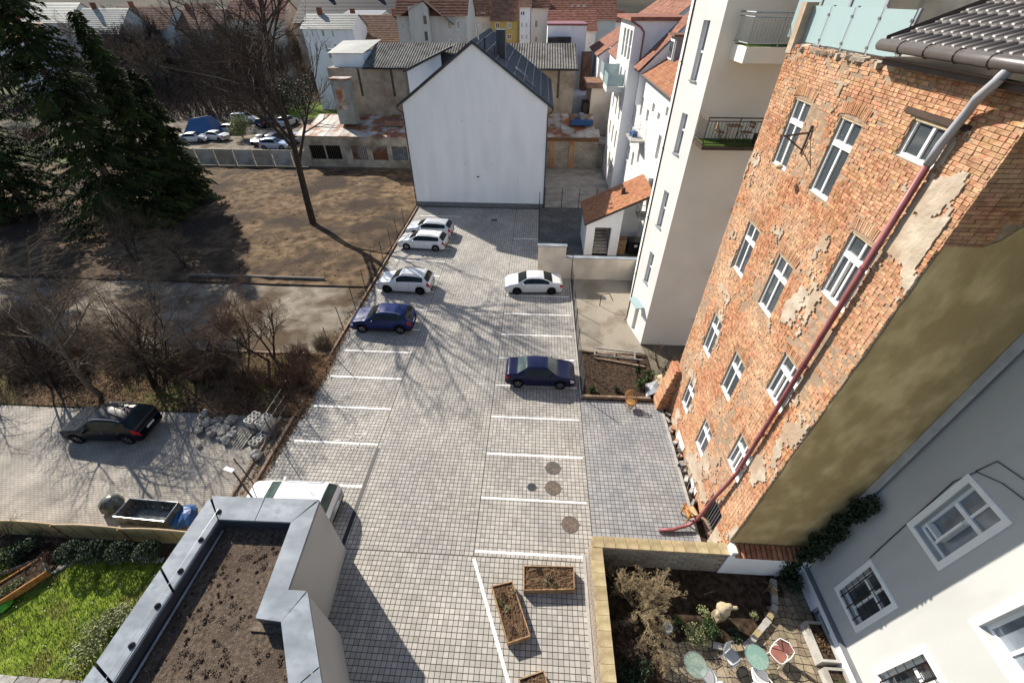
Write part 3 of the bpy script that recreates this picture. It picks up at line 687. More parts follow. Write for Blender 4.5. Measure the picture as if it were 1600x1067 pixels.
# roof eave, gutter, metal tiles
RSL = .39; EX, EZ2 = 7.72, 17.72
a = MB(); rn = 26; y0r, y1r = 5.4, 12.0
for k in range(9):
    x0 = EX+k*.42; x1 = x0+.42; z0 = EZ2+.06+RSL*(x0-EX); z1 = EZ2+.06+RSL*(x1-EX)-.05
    for q in range(rn):
        ya, yb = y0r+(y1r-y0r)*q/rn, y0r+(y1r-y0r)*(q+1)/rn; w4 = (yb-ya)/4
        prof = [(ya,0),(ya+w4*.8,.045),(ya+w4*1.8,.055),(ya+w4*2.6,.012),(yb,0)]
        for s_ in range(4):
            (p_,h0),(r2,h1) = prof[s_],prof[s_+1]
            a.add([(x0,p_,z0+h0+.03),(x0,r2,z0+h1+.03),(x1,r2,z1+h1+.03),(x1,p_,z1+h0+.03),(x0,p_,z0-.02+h0),(x0,r2,z0-.02+h1)],[(0,1,2,3),(4,5,1,0)])
part('metal_tile_roof', a, 'brown_roof', bb, True)
a = MB(); a.add([(EX,y1r,EZ2-.02),(EX+3.9,y1r,EZ2+RSL*3.9-.02),(EX+3.9,y1r+.04,EZ2+RSL*3.9+.16),(EX,y1r+.04,EZ2+.16)],[(0,1,2,3)])
a.box(EX+.1,12,y0r,y1r-.05,17.35,17.5); part('verge_board', a, 'brown_steel', bb)
a = MB(); a.tube([(EX-.06,y0r,EZ2),(EX-.06,y1r+.02,EZ2)], .11, 12); gt = part('gutter', a, 'gutter', bb, True)
for k in range(8):
    m2 = MB(); y = 5.8+k*.78; m2.tube([(EX-.06+.118*math.cos(t_),y,EZ2+.118*math.sin(t_)) for t_ in [i*math.pi/5 for i in range(11)]], .012, 5); part('gutter_bracket', m2, 'gutter', bb)
a = MB()
for q in range(3):
    ya, yb = 12.3-q*2.1, 12.28-(q+1)*2.1
    a.add([(EX+.02-.1,ya,EZ2-.22),(EX+.02-.1,yb,EZ2-.22),(FX+.12,yb,EZ2-.4),(FX+.12,ya,EZ2-.4)],[(0,1,2,3)])
part('eave_flashing', a, 'brown_steel', bb)
# downpipe: grey bend at the gutter, maroon pipe down the facade
dp = lambda y, z, off=.16: (FX-off, y, z)
a = MB(); a.tube([(EX-.06,8.55,EZ2-.05),(EX+.02,8.75,EZ2-.3),(EX+.15,9.05,17.15),dp(9.22,16.9),dp(9.36,16.3),dp(9.38,15.9)], .085, 10); part('pipe_bend', a, 'pvc_grey', bb, True)
a = MB(); a.tube([dp(9.38,15.95),dp(9.42,12),dp(9.46,8),dp(9.5,4.6),dp(9.6,3.6,.2),dp(9.75,2.3,.28),dp(9.80,1.3,.3),(FX-.42,9.78,.6),(FX-.75,9.65,.25),(FX-1.5,9.45,.12),(FX-2.1,9.4,.1)], .075, 10); part('downpipe', a, 'maroon', bb, True)
for z in (13.5,10.2,7.0,5.0):
    m2 = MB(); m2.lathe([(.095,-.03),(.095,.03)], dp(9.38+(16-z)*.01,z), 10); m2.box(FX-.16,FX,9.36+(16-z)*.01,9.42+(16-z)*.01,z-.02,z+.02); part('pipe_clip', m2, 'maroon', bb)
a = MB(); a.tube([dp(14.1,15.6,.05),dp(14.1,14.8,.05)], .035, 5); a.tube([dp(14.1,15.4,.05),dp(14.1,15.3,.75)], .03, 5); a.tube([dp(14.1,14.9,.05),dp(14.1,15.3,.7)], .022, 5); part('iron_bracket', a, 'brown_steel', bb)
a = MB(); a.lathe([(.05,0),(.12,.03),(.12,.09),(.05,.12)], dp(14.1,14.35,.55), 10); a.tube([dp(14.1,14.45,.55),dp(14.1,15.3,.55)],.008,4); part('pulley', a, 'wood_yellow', bb)
# roof terrace: glass balustrade and tall screen
for k in range(5):
    y = 12.35+k*1.2; m2 = MB(); m2.box(FX+.22,FX+.28,y-.03,y+.03,17.28,18.35); part('railing_post', m2, 'grey_frame', bb)
    for z in (17.5,18.1): m2 = MB(); m2.box(FX+.19,FX+.25,y+.03,y+.1,z,z+.06); part('glass_clamp', m2, 'chrome', bb)
    if k < 4: m2 = MB(); m2.box(FX+.20,FX+.215,y+.05,y+1.16,17.42,18.32); part('glass_panel', m2, 'frost', bb)
a = MB(); a.quad((FX+.1,12,BZT+.02),(12,12,BZT+.02),(12,BY1,BZT+.02),(FX+.1,BY1,BZT+.02)); part('terrace_floor', a, 'concrete', bb)
for k in range(3):
    m2 = MB(); y = 15.4+k*1.75; m2.box(9.5,9.52,y+.06,y+1.7,17.32,21); part('glass_screen', m2, 'frost', bb)
    m2 = MB(); m2.box(9.46,9.56,y-.06,y+.06,17.32,21); part('screen_post', m2, 'grey_frame', bb)
a = MB(); a.box(11.5,14,8.2,22,17.3,22); part('upper_storey', a, 'beige', bb)
# ------------------------------------------------------------------ cream stair tower with balconies
TWR = [(7.0,25.1),(7.58,22.6),(12.5,22.6),(12.5,31),(8.4,31)]
tw = thing('stair_tower', 'tall cream apartment block with slit windows and balconies next to the brick building', 'building', (7.3,24,0))
d_ = Vector((7.58-7.0, 22.6-25.1, 0)); Lw = d_.length
FT = Face((7.0,25.1,0), d_, (-.974,-.226,0))
hs = []
for zb, zt in ((15.4,17.7),(12.1,14.0),(8.0,10.1),(4.2,6.3)): hs.append((1.05,1.62,zb,zt))
hs.append((.85,1.7,.1,2.3))
a = MB(); wall(a, FT, 0, Lw, 0, 23, hs, .22); a.quad((7.0,25.1,0),(8.4,31,0),(8.4,31,23),(7.0,25.1,23)); part('wall', a, 'white_render_sunlit', tw)
for h_ in hs[:4]:
    m2 = MB(); lbox(m2, FT, h_[0], h_[1], h_[2], h_[3], .19, .21); w_ = part('window', m2, 'pane_light', tw)
    m2 = MB(); lbox(m2, FT, h_[0], h_[0]+.07, h_[2], h_[3], .12, .19); lbox(m2, FT, h_[0]+.07, h_[1], h_[2]+1.1, h_[2]+1.18, .12, .19); m2.build('frame', M['white_frame'], w_)
    m2 = MB(); lbox(m2, FT, h_[0]-.04, h_[1]+.04, h_[2]-.05, h_[2]+.01, -.06, .2); m2.build('sill', M['grey_frame'], w_)
m2 = MB(); lbox(m2, FT, .85, 1.7, .1, 2.3, .16, .2); part('door', m2, 'cream', tw)
m2 = MB(); lbox(m2, FT, .6, 1.95, 2.55, 2.62, -.55, 0); part('door_canopy', m2, 'frost', tw)
a = MB(); a.quad((7.58,22.6,0),(12.5,22.6,0),(12.5,22.6,23),(7.58,22.6,23)); part('south_wall', a, 'cream', tw)  # shaded side: cream lightened to stand in for bounce light
a = MB(); a.tube([(6.98,25.2,23),(6.98,25.2,.3),(6.85,25.2,.1)], .05, 6); part('downpipe', a, 'brown_steel', tw)
for z in (4,8,12,16): m2 = MB(); m2.box(6.9,7.08,25.15,25.25,z,z+.05); part('pipe_clip', m2, 'brown_steel', tw)
# set-back shafts seen beside the brick wall
for k, z in enumerate((2.2,5.8,9.6)):
    m2 = MB(); m2.box(10.6,11.6,22.2,22.62,z,z+.1); part('window_ledge', m2, 'plinth', tw)
    m2 = MB(); m2.box(10.7,11.6,22.55,22.6-.01,z+.1,z+2.1); part('window_recess', m2, 'grey_frame', tw)
def balcony(name, x0, x1, y0, y1, zb, zt, slab, rail, label_m, nb, th, glassy=None, turf=True):
    m2 = MB(); m2.box(x0,x1,y0,y1,zb-th,zb); sl_ = part('balcony_slab', m2, slab, tw)
    if turf:
        m2 = MB(); m2.box(x0+.08,x1-.02,y0+.08,y1-.02,zb,zb+.02); part('turf_mat', m2, 'turf', tw)
    m2 = MB()
    for p_, q_ in (((x0,y0),(x1,y0)),((x0,y0),(x0,y1))):
        for z in (zb+.12, zt-.14, zt): m2.tube([(*p_,z),(*q_,z)], .022 if z < zt else .03, 5)
    part('handrail', m2, rail, tw)
    for i in range(nb+1):
        m2 = MB(); x = x0+(x1-x0)*i/nb; big = i % 9 == 0
        m2.tube([(x,y0,zb),(x,y0,zt)] if big else [(x,y0,zb+.12),(x,y0,zt-.14)], .025 if big else .011, 5); part('baluster', m2, rail, tw)
    n3 = max(3, int((y1-y0)/((x1-x0)/nb)))
    for i in range(1, n3):
        m2 = MB(); y = y0+(y1-y0)*i/n3; m2.tube([(x0,y,zb+.12),(x0,y,zt-.14)], .011, 4); part('baluster', m2, rail, tw)
balcony('b', 7.62, 10.4, 21.2, 22.6, 13.15, 14.35, 'brown_steel', 'brown_steel', '', 18, .16)
balcony('b', 8.25, 10.6, 21.0, 22.6, 16.95, 18.05, 'cream', 'steel', '', 18, .55)
# folding table and chairs on the lower balcony
def fold_chair(x, y, z, rz, label):
    t = thing('folding_chair', label, 'chair', (x,y,z), rz)
    a = MB(); a.box(-.2,.2,-.2,.2,.43,.46); a.build('seat', M['wood'], t)
    for k in range(2): a = MB(); a.box(-.2,.2,.2,.22,.62+k*.14,.72+k*.14); a.build('back_slat', M['wood'], t)
    for s_ in (-1,1):
        a = MB(); a.tube([(s_*.21,-.2,0),(s_*.21,.22,.88)], .012, 5); a.build('leg', M['black_steel'], t)
        a = MB(); a.tube([(s_*.19,.2,0),(s_*.19,-.18,.45)], .012, 5); a.build('leg', M['black_steel'], t)
fold_chair(8.5,21.9,13.17,1.4,'wooden folding chair on the dark balcony, nearer the tower corner')
fold_chair(9.75,21.95,13.17,-1.4,'wooden folding chair on the dark balcony, nearer the brick wall')
t = thing('folding_table', 'small wooden folding table on the dark balcony between two chairs', 'table', (9.12,21.95,13.17))
a = MB(); a.box(-.3,.3,-.28,.28,.7,.73); a.build('table_top', M['wood'], t)
for s_ in (-1,1):
    a = MB(); a.tube([(s_*.25,-.22,0),(s_*.25,.22,.7)], .012, 5); a.build('leg', M['black_steel'], t)
    a = MB(); a.tube([(s_*.25,.22,0),(s_*.25,-.22,.7)], .012, 5); a.build('leg', M['black_steel'], t)
a = MB(); a.obox((10.15,21.45,13.42),.4,.3,.5); tag(a.build('balcony_box', M['plastic_black']), 'dark box in the corner of the dark railed balcony', 'box')
# ------------------------------------------------------------------ white house with orange roof beyond the tower
W2X = 10.2; FW = Face((W2X,0,0),(0,1,0),(-1,0,0))
w2 = thing('white_rear_house', 'bright white rear house with orange tiled roof, small balcony and dormer', 'house', (W2X,40,0))
hs = []
for px0,py0,px1,py1 in ((1032,212,1024,250),(1005,152,997,178),(1013,172,1009,190),(1022,162,1019,176),(1044,168,1040,182),(1030,177,1027,187),(999,235,995,255),(990,238,987,262),(984,228,980,250)):
    p, q = oxp(px0,py0,W2X), oxp(px1,py1,W2X); hs.append((p.y-.55, p.y+.45, q.z, p.z))
hs = [(min(a_,b_), max(a_,b_), min(c_,d2), max(c_,d2)) for a_,b_,c_,d2 in hs]
hs = [(a_,b_,c_,min(d2,12.1)) for a_,b_,c_,d2 in hs if d2 > c_+.3]
ok = []
for h_ in hs:
    if not any(h_[0] < o_[1]+.05 and o_[0] < h_[1]+.05 and h_[2] < o_[3]+.05 and o_[2] < h_[3]+.05 for o_ in ok): ok.append(h_)
EW = 12.75
a = MB(); wall(a, FW, 26, 53, 0, EW, ok, .25); part('wall', a, 'white_render_sunlit', w2)
for h_ in ok:
    w_ = window(FW, *h_, w2, .22, 0 if h_[1]-h_[0] < .9 else 1, None, gl='pane_light', sill=.08, split=False); w_.matrix_parent_inverse = Matrix.Translation(-Vector(w2.location))
a = MB(); tiled(a, (W2X-.4,26,EW-.1),(W2X-.4,52.4,EW-.1),(16.5,52.4,EW+3.9),(16.5,26,EW+3.9), 66, 17); part('roof', a, 'tile_orange', w2)
a = MB(); a.quad((W2X-.38,26,EW-.14),(W2X-.38,52.4,EW-.14),(16.5,52.4,EW+3.86),(16.5,26,EW+3.86)); part('roof_deck', a, 'tile_brown', w2)
a = MB(); a.tube([(W2X-.48,26,EW-.12),(W2X-.48,52.4,EW-.12),(W2X-.3,52.5,EW-.5),(W2X-.08,52.5,EW-1),(W2X-.08,52.5,.2)], .08, 6); part('gutter', a, 'brown_steel', w2)
a = MB(); p = oxp(1050,85,12); a.tube([(11.6,42.5,EW+.85),(11.6,42.5,EW+1.9)], .07, 6); part('vent_pipe', a, 'maroon', w2)
# dormer
t = MB(); t.box(11.8,15,45.6,47.6,EW+1.0,EW+3.0); part('dormer', t, 'grey_frame', w2)
m2 = MB(); m2.box(11.7,11.79,45.9,47.3,EW+1.25,EW+2.75); part('dormer_window', m2, 'white_frame', w2)
m2 = MB(); m2.box(11.66,11.7,46.05,47.15,EW+1.4,EW+2.6); part('dormer_pane', m2, 'pane', w2)
m2 = MB(); m2.box(11.45,15.2,45.4,47.8,EW+3.0,EW+3.15); part('dormer_roof', m2, 'tile_brown', w2)
p = oxp(1003,215,W2X); by = p.y
m2 = MB(); m2.box(W2X-1.3,W2X,by-1.5,by+1.5,p.z-.15,p.z); part('balcony_slab', m2, 'concrete', w2)
m2 = MB()
for q_ in ((W2X-1.28,by-1.48),(W2X-1.28,by+1.48),(W2X-1.28,by),(W2X-.05,by-1.48),(W2X-.05,by+1.48)): m2.tube([(*q_,p.z),(*q_,p.z+1.1)],.02,4)
for z in (.35,.7,1.1): m2.tube([(W2X-.05,by-1.48,p.z+z),(W2X-1.28,by-1.48,p.z+z),(W2X-1.28,by+1.48,p.z+z),(W2X-.05,by+1.48,p.z+z)],.016,4)
part('balcony_railing', m2, 'steel', w2)
m2 = MB(); p2_ = oxp(1018,283,W2X); m2.box(W2X-.4,W2X,p2_.y-.5,p2_.y+.5,p2_.z-.4,p2_.z+.4); part('air_conditioner', m2, 'chair_grey', w2)
a = MB(); a.obox((W2X-.8,by+.3,p.z+.25),.5,.7,.5,.3); tag(a.build('balcony_bag', M['plastic_blue']), 'blue and grey bundle on the small white house balcony', 'bag')
# ------------------------------------------------------------------ tall white wing with glass balconies
TX, TY0, TY1, TZ = 9.0, 51.5, 60.5, 16.6
tl = thing('tall_white_wing', 'tall narrow white wing with slit windows, shutters and glass balconies', 'house', (TX,TY0,0))
FL = Face((TX,TY0,0),(0,1,0),(-1,0,0))
hs = []
for zb in (1.6,4.6,7.6,10.5):
    for u in (1.3,3.9,6.6): hs.append((u,u+.75,zb+(.3 if u > 6 else 0),zb+1.9))
hs += [(.5,1.9,13.3,15.8),(2.6,4.0,13.3,15.8),(4.7,6.1,13.3,15.8)]
a = MB(); wall(a, FL, 0, TY1-TY0, 0, TZ, hs, .25)
a.quad((TX,TY1,0),(14,TY1,0),(14,TY1,TZ),(TX,TY1,TZ)); part('wall', a, 'white_render_sunlit', tl)
a = MB(); a.quad((TX,TY0,0),(14.5,TY0,0),(14.5,TY0,TZ),(TX,TY0,TZ)); part('south_wall', a, 'white_render', tl)
for k, h_ in enumerate(hs):
    w_ = window(FL, *h_, tl, .2, 0 if k < 12 else 1, None if k < 12 else h_[2]+1.1, gl='pane' if k < 12 else 'pane_light', fr='grey_frame' if k < 12 else 'white_frame', split=False); w_.matrix_parent_inverse = Matrix.Translation(-Vector(tl.location))
a = MB(); a.box(TX-.5,14.5,TY0-.2,TY1+.4,TZ,TZ+.3); part('roof', a, 'tile_red', tl)
a = MB(); a.tube([(TX-.4,TY0-.1,TZ),(TX+.6,TY0-.1,TZ-.5),(TX+1.0,TY0-.1,TZ-.9),(TX+1.0,TY0-.1,12.9)], .08, 6); part('downpipe', a, 'maroon', tl)
a = MB(); tiled(a, (9.4,TY0-.3,12.9),(9.4,TY0-3.4,12.9),(14.6,TY0-3.4,18.1),(14.6,TY0-.3,18.1), 10, 16); part('side_roof', a, 'tile_red', tl)
a = MB(); a.add([(9.6,TY0-3.3,12.8),(14.6,TY0-3.3,17.9),(14.6,TY0-3.3,10),(9.6,TY0-3.3,10)],[(0,1,2,3)]); part('side_wall', a, 'white_render', tl)
for (y0, z, x0) in ((52.6,10.9,7.2),(56.9,11.4,7.2)):
    m2 = MB(); m2.box(x0,TX,y0,y0+3.2,z-.5,z); part('balcony_slab', m2, 'white_render_sunlit', tl)
    for k in range(4): m2 = MB(); m2.box(x0,x0+.03,y0+.05+k*.8,y0+.78+k*.8,z+.05,z+1.15); part('glass_panel', m2, 'frost', tl)
    m2 = MB(); m2.box(x0+.05,TX-.05,y0,y0+.03,z+.05,z+1.15); part('glass_panel', m2, 'frost', tl)
    for k in range(5): m2 = MB(); m2.tube([(x0+.02,y0+.03+k*.79,z-.3),(x0+.02,y0+.03+k*.79,z+1.2)],.035,4); part('railing_post', m2, 'grey_frame', tl)
# ------------------------------------------------------------------ small stair house with orange roof
sh = thing('stair_house', 'small white outhouse with open staircase and sloping orange tiled roof', 'outbuilding', (4.5,36,0))
SY = 35.3
a = MB(); a.quad((4.6,SY,0),(4.6,39.7,0),(4.6,39.7,3.1),(4.6,SY,3.1)); part('west_wall', a, 'white_render_sunlit', sh)
FS = Face((4.6,SY,0),(1,0,0),(0,-1,0))
a = MB(); wall(a, FS, 0, 3.0, 0, 3.1, [(.75,2.2,0,2.7)], .3); a.poly([(4.6,SY,3.1),(7.6,SY,3.1),(7.6,SY,4.55)]); a.quad((7.6,SY,0),(7.6,SY+2.4,0),(7.6,SY+2.4,4.5),(7.6,SY,4.5)); a.quad((7.6,SY+2.4,0),(9.7,SY+2.4,0),(9.7,SY+2.4,5.6),(7.6,SY+2.4,4.5)); part('wall', a, 'white_render', sh)
for k in range(8): m2 = MB(); m2.box(5.38,6.78,SY+.35+k*.28,SY+.35+(k+1)*.28,0,.2+k*.2); part('step', m2, 'concrete', sh)
m2 = MB(); m2.box(5.3,6.85,SY+2.6,SY+2.64,0,2.9); part('stairwell_wall', m2, 'white_render', sh)
a = MB(); A,B,C,D = (4.35,34.9,3.2),(4.35,40.0,3.2),(9.8,40.0,5.9),(9.8,34.9,5.9); tiled(a,B,A,D,C,20,18); part('roof', a, 'tile_orange', sh)
a = MB(); a.add([(4.35,34.92,2.98),(4.35,40,2.98),(9.8,40,5.68),(9.8,34.92,5.68),(4.35,34.92,3.18),(4.35,40,3.18),(9.8,40,5.88),(9.8,34.92,5.88)],[(0,1,2,3),(0,4,7,3),(0,1,5,4),(4,5,6,7)]); part('roof_deck', a, 'brown_steel', sh)
m2 = MB(); m2.box(7.6,7.9,37.5,37.8,4.6,5.4); part('roof_vent', m2, 'brown_steel', sh)
m2 = MB(); m2.box(8.9,10.1,34.9,36.6,3.6,3.75); part('balcony_slab', m2, 'concrete', sh)
m2 = MB()
for q_ in ((8.92,34.92),(8.92,36.55),(10.05,34.92)): m2.tube([(*q_,3.7),(*q_,4.9)],.025,4)
m2.tube([(10.05,34.92,4.9),(8.92,34.92,4.9),(8.92,36.55,4.9)],.025,4); m2.tube([(10.05,34.92,4.3),(8.92,34.92,4.3),(8.92,36.55,4.3)],.02,4); part('balcony_railing', m2, 'steel', sh)
t = thing('dumpster', 'black plastic waste container with white label behind the beige wall', 'dumpster', (9.3,36.1,0))
a = MB(); a.obox((0,0,.62),1.25,.95,1.0,taper=1.1); a.build('body', M['plastic_black'], t); a = MB(); a.obox((0,.02,1.2),1.42,1.1,.14); a.build('lid', M['plastic_black'], t)
a = MB(); a.quad((-.15,-.53,.75),(.12,-.53,.75),(.12,-.53,.98),(-.15,-.53,.98)); a.build('label_sticker', M['white_paint'], t)
t = thing('wooden_crate', 'brown slatted wooden box beside the black waste container', 'crate', (7.95,36.0,0))
for k in range(7): a = MB(); a.box(-.42,.42,-.42,-.39,.05+k*.19,.21+k*.19); a.build('slat', M['wood'], t)
a = MB(); a.box(-.4,.4,-.38,.4,0,1.3); a.build('body', M['brown_steel'], t); a = MB(); a.box(-.45,.45,-.45,.43,1.32,1.38); a.build('lid', M['wood'], t)
# beige boundary wall with a tall end
bw_ = thing('beige_wall', 'smooth beige rendered boundary wall stepping down from a tall end', 'wall', (.35,31,0))
a = MB(); a.box(.35,2.62,31.0,31.3,-.1,2.95); a.box(2.62,9.3,31.0,31.3,-.1,1.95); part('panel', a, 'beige', bw_)
a = MB(); a.box(.28,2.68,30.94,31.36,2.95,3.01); part('coping', a, 'zinc', bw_)
a = MB(); a.box(2.68,9.3,30.94,31.36,1.95,2.0); part('coping', a, 'zinc', bw_)
# ------------------------------------------------------------------ grey house at the lower right
HX = 11.4; gh = thing('grey_house', 'light grey rendered house with white framed windows above the walled courtyard', 'house', (HX,5,0))
FG = Face((HX,0,0),(0,1,0),(-1,0,0))
gw = [(5.62,6.62,6.62,8.95,0),(5.42,6.5,2.1,4.2,1),(3.05,4.12,1.95,4.3,1),(2.95,4.15,6.5,8.9,0),(5.65,6.45,-.05,.55,2)]
a = MB(); wall(a, FG, -6, BY0-.05, -.2, 19, [g[:4] for g in gw], .28); part('wall', a, 'grey_render', gh)
a = MB(); lbox(a, FG, -6, BY0-.06, -.2, .95, -.1, -.0); 
a = MB()
for u0, u1 in ((-6,5.6),(6.5,BY0-.06)): lbox(a, FG, u0, u1, -.2, .95, -.1, -.002)
lbox(a, FG, 5.6, 6.5, .6, .95, -.1, -.002); part('plinth', a, 'white_render', gh)
a = MB(); lbox(a, FG, -6, BY0-.06, .95, 1.03, -.16, -.002); part('plinth_ledge', a, 'plinth', gh)
for u0,u1,v0,v1,k in gw:
    if k < 2:
        m2 = MB(); b_ = .16
        for q_ in ((u0-b_,u1+b_,v1,v1+b_),(u0-b_,u1+b_,v0-b_,v0),(u0-b_,u0,v0,v1),(u1,u1+b_,v0,v1)): lbox(m2, FG, *q_, -.045, -.001)
        sr = part('window_surround', m2, 'white_frame', gh)
    w_ = window(FG, u0, u1, v0, v1, gh, .2, 1 if k < 2 else 0, v0+(v1-v0)*.62 if k < 2 else None, t=.075, gl='pane' if k != 0 else 'pane_light'); w_.matrix_parent_inverse = Matrix.Translation(-Vector(gh.location))
    if k == 1:
        for i in range(6):
            m2 = MB(); z = v0+.12+(v1-v0-.24)*i/5; m2.tube([FG.p(u0,z,-.03),FG.p(u1,z,-.03)], .014, 5); part('window_bar', m2, 'black_steel', gh)
        for i in range(3):
            m2 = MB(); u = u0+.18+(u1-u0-.36)*i/2; m2.tube([FG.p(u,v0,-.05),FG.p(u,v1,-.05)], .02, 5); part('window_bar', m2, 'black_steel', gh)
m2 = MB(); lbox(m2, FG, 6.0, 6.5, 7.0, 7.06, -.02, .2); lbox(m2, FG, 6.0, 6.06, 7.06, 8.0, -.02, .2); part('open_sash', m2, 'white_frame', gh)
cbl = [(7.9,1.2),(6.9,4.1),(6.6,4.6),(6.9,5.4),(6.75,8.9),(6.7,9.4),(6.3,9.8),(3,11.5)]
m2 = MB(); m2.tube([FG.p(6.7,4.35,-.03),FG.p(6.75,5.5,-.03),FG.p(6.85,8.6,-.03),FG.p(6.7,9.3,-.03),FG.p(6.2,9.6,-.03),FG.p(2.5,10.5,-.03)], .014, 4); part('cable', m2, 'anthracite', gh)
m2 = MB(); m2.tube([FG.p(6.72,9.3,-.03),FG.p(6.6,9.9,-.03),FG.p(2.5,11.0,-.03)], .014, 4); part('cable', m2, 'anthracite', gh)
a = MB(); a.tube([(HX-.06,8.02,19),(HX-.06,8.02,.2)], .06, 8); part('downpipe', a, 'plastic_black', gh)
a = MB(); a.box(HX-.22,HX-.14,7.9,8.1,2.5,18); part('conduit_strip', a, 'chair_grey', gh)
# ------------------------------------------------------------------ courtyard walls
WZ = 1.7
lw = thing('stone_courtyard_wall', 'low courtyard wall of stone blocks with sandstone coping around the corner garden', 'wall', (2.75,8,0))
a = MB(); a.box(2.74,3.06,1.2,7.83,-.1,WZ-.1); a.box(2.74,8.1,7.83,8.13,-.1,WZ-.1); part('core', a, 'mortar', lw)
def blocks(x0, y0, dx, dy, nx_, L, hh, nz_, out):
    for j in range(nz_):
        for i in range(nx_):
            o = (L/2 if j % 2 else 0); s0 = i*L-o; s1 = s0+L
            s0 = max(s0,0); s1 = min(s1, nx_*L)
            if s1-s0 < .05: continue
            m2 = MB(); c = Vector((x0+dx*(s0+s1)/2+out[0]*.02, y0+dy*(s0+s1)/2+out[1]*.02, .0+(j+.5)*hh))
            m2.obox((0,0,0), (s1-s0-.014) if dx else .05, (s1-s0-.014) if dy else .05, hh-.014); o_ = m2.build('block', M['block'], lw); o_.location = c-Vector(lw.location)
blocks(3.06, 7.82, 1, 0, 10, .5, .2, 8, (0,-.2)); blocks(2.73, 2.6, 0, 1, 11, .5, .2, 8, (-.2,0))
for i in range(12):
    m2 = MB(); m2.obox((0,0,0),.5,.44,.11); o_ = m2.build('coping_stone', M['sandstone'], lw); o_.location = Vector((2.9+.25,1.5,0)); o_.location = Vector((2.98+i*.455+.0, 7.98, WZ-.05))-Vector(lw.location); o_.scale = (.88,1,1)
for i in range(14):
    m2 = MB(); m2.obox((0,0,0),.46,.46,.11); o_ = m2.build('coping_stone', M['sandstone'], lw); o_.location = Vector((2.9, 7.5-i*.47, WZ-.05))-Vector(lw.location)
pw = thing('plastered_garden_wall', 'short white plastered wall capped with curved orange tiles under the brick building flank', 'wall', (8.2,7.9,0))
a = MB(); a.box(8.1,HX-.03,7.75,8.08,-.1,1.75); part('panel', a, 'white_render', pw)
for i in range(15):
    m2 = MB(); x = 8.35+i*.2; m2.tube([(x,7.62,1.74),(x,7.9,1.86),(x,8.1,1.93)], [.105,.1,.095], 8); part('ridge_tile', m2, 'tile_orange', pw)
a = MB(); a.box(8.1,8.3,7.7,8.1,1.75,2.0); part('end_block', a, 'white_render_sunlit', pw)
# ------------------------------------------------------------------ green-roof annex at the lower left
gr = thing('green_roof_annex', 'flat roofed grey annex with zinc parapet and brown planted roof in the foreground', 'building', (-9.7,4,0))
OUT = [(-11.75,7.68),(-7.68,7.78),(-7.42,4.72),(-6.78,4.72),(-4.45,1.0),(-4.3,-2.5),(-12.0,-2.5)]
INN = [(-10.98,6.88),(-8.32,6.92),(-8.02,3.95),(-7.2,3.9),(-5.15,.7),(-5.0,-2.5),(-11.2,-2.5)]
PZ = 4.12
a = MB(); n_ = len(OUT)
for i in range(n_-1):
    (x0,y0),(x1,y1) = OUT[i],OUT[i+1]; k_ = .03
    a.quad((x0,y0,0),(x1,y1,0),(x1,y1,PZ-.08),(x0,y0,PZ-.08))
a.quad((*OUT[-1],0),(*OUT[0],0),(*OUT[0],PZ-.08),(*OUT[-1],PZ-.08)); part('wall', a, 'annex_render', gr)
for i in range(n_):
    j = (i+1) % n_
    if i == n_-2: continue
    o0,o1,i0,i1 = Vector((*OUT[i],0)),Vector((*OUT[j],0)),Vector((*INN[i],0)),Vector((*INN[j],0))
    nseg = max(1, int(round((o1-o0).length/2.6)))
    for s_ in range(nseg):
        f0, f1 = s_/nseg+(.004 if s_ else .0), (s_+1)/nseg-.004
        A,B,C,D = o0.lerp(o1,f0),o0.lerp(o1,f1),i0.lerp(i1,f1),i0.lerp(i1,f0); m2 = MB(); nn = (o1-o0).cross(Z).normalized()*.04
        if (A+nn-D).length < (A-D).length: nn = -nn
        m2.add([tuple(A+nn+Z*PZ),tuple(B+nn+Z*PZ),tuple(C+Z*(PZ-.03)),tuple(D+Z*(PZ-.03)),tuple(A+nn+Z*(PZ-.14)),tuple(B+nn+Z*(PZ-.14)),tuple(C+Z*(PZ-.14)),tuple(D+Z*(PZ-.14))],[(0,1,2,3),(0,4,5,1),(3,2,6,7)])
        part('parapet_sheet', m2, 'zinc', gr)
    m2 = MB(); m2.quad(tuple(i0+Z*(PZ-.13)),tuple(i1+Z*(PZ-.13)),tuple(i1+Z*3.4),tuple(i0+Z*3.4)); part('parapet_upstand', m2, 'anthracite', gr)
    if i != 0: pass
a = MB(); a.poly([(x,y,3.5) for x,y in INN]); part('planted_roof', a, 'soil_roof', gr)
# gravel strip, edge rail and lightning wire with holders along the left parapet
m2 = MB(); m2.box(-8.3,-7.3,3.75,4.0,3.5,3.56); part('gravel_strip', m2, 'soil_light', gr)
m2 = MB(); m2.tube([(-10.93,6.7,3.62),(-11.0,-2,3.62)], .04, 6); part('edge_rail', m2, 'zinc', gr)
m2 = MB(); m2.tube([(-11.12,7.2,PZ+.1),(-11.25,3,PZ+.1),(-11.35,-2,PZ+.1)], .008, 4); part('lightning_wire', m2, 'steel', gr)
for k in range(7):
    y = 7.15-k*1.02; m2 = MB(); m2.lathe([(.09,0),(.085,.05),(.05,.08),(.02,.1)], (-11.12-.025*k,y,PZ-.03), 10); part('wire_holder', m2, 'plastic_black', gr)
m2 = MB(); m2.add([(-7.45,4.75,.1),(-6.9,4.75,.1),(-6.9,4.75,2.4),(-7.45,4.75,2.4)],[(0,1,2,3)]); part('door', m2, 'black_steel', gr)
a = MB(); r3 = random.Random(5)
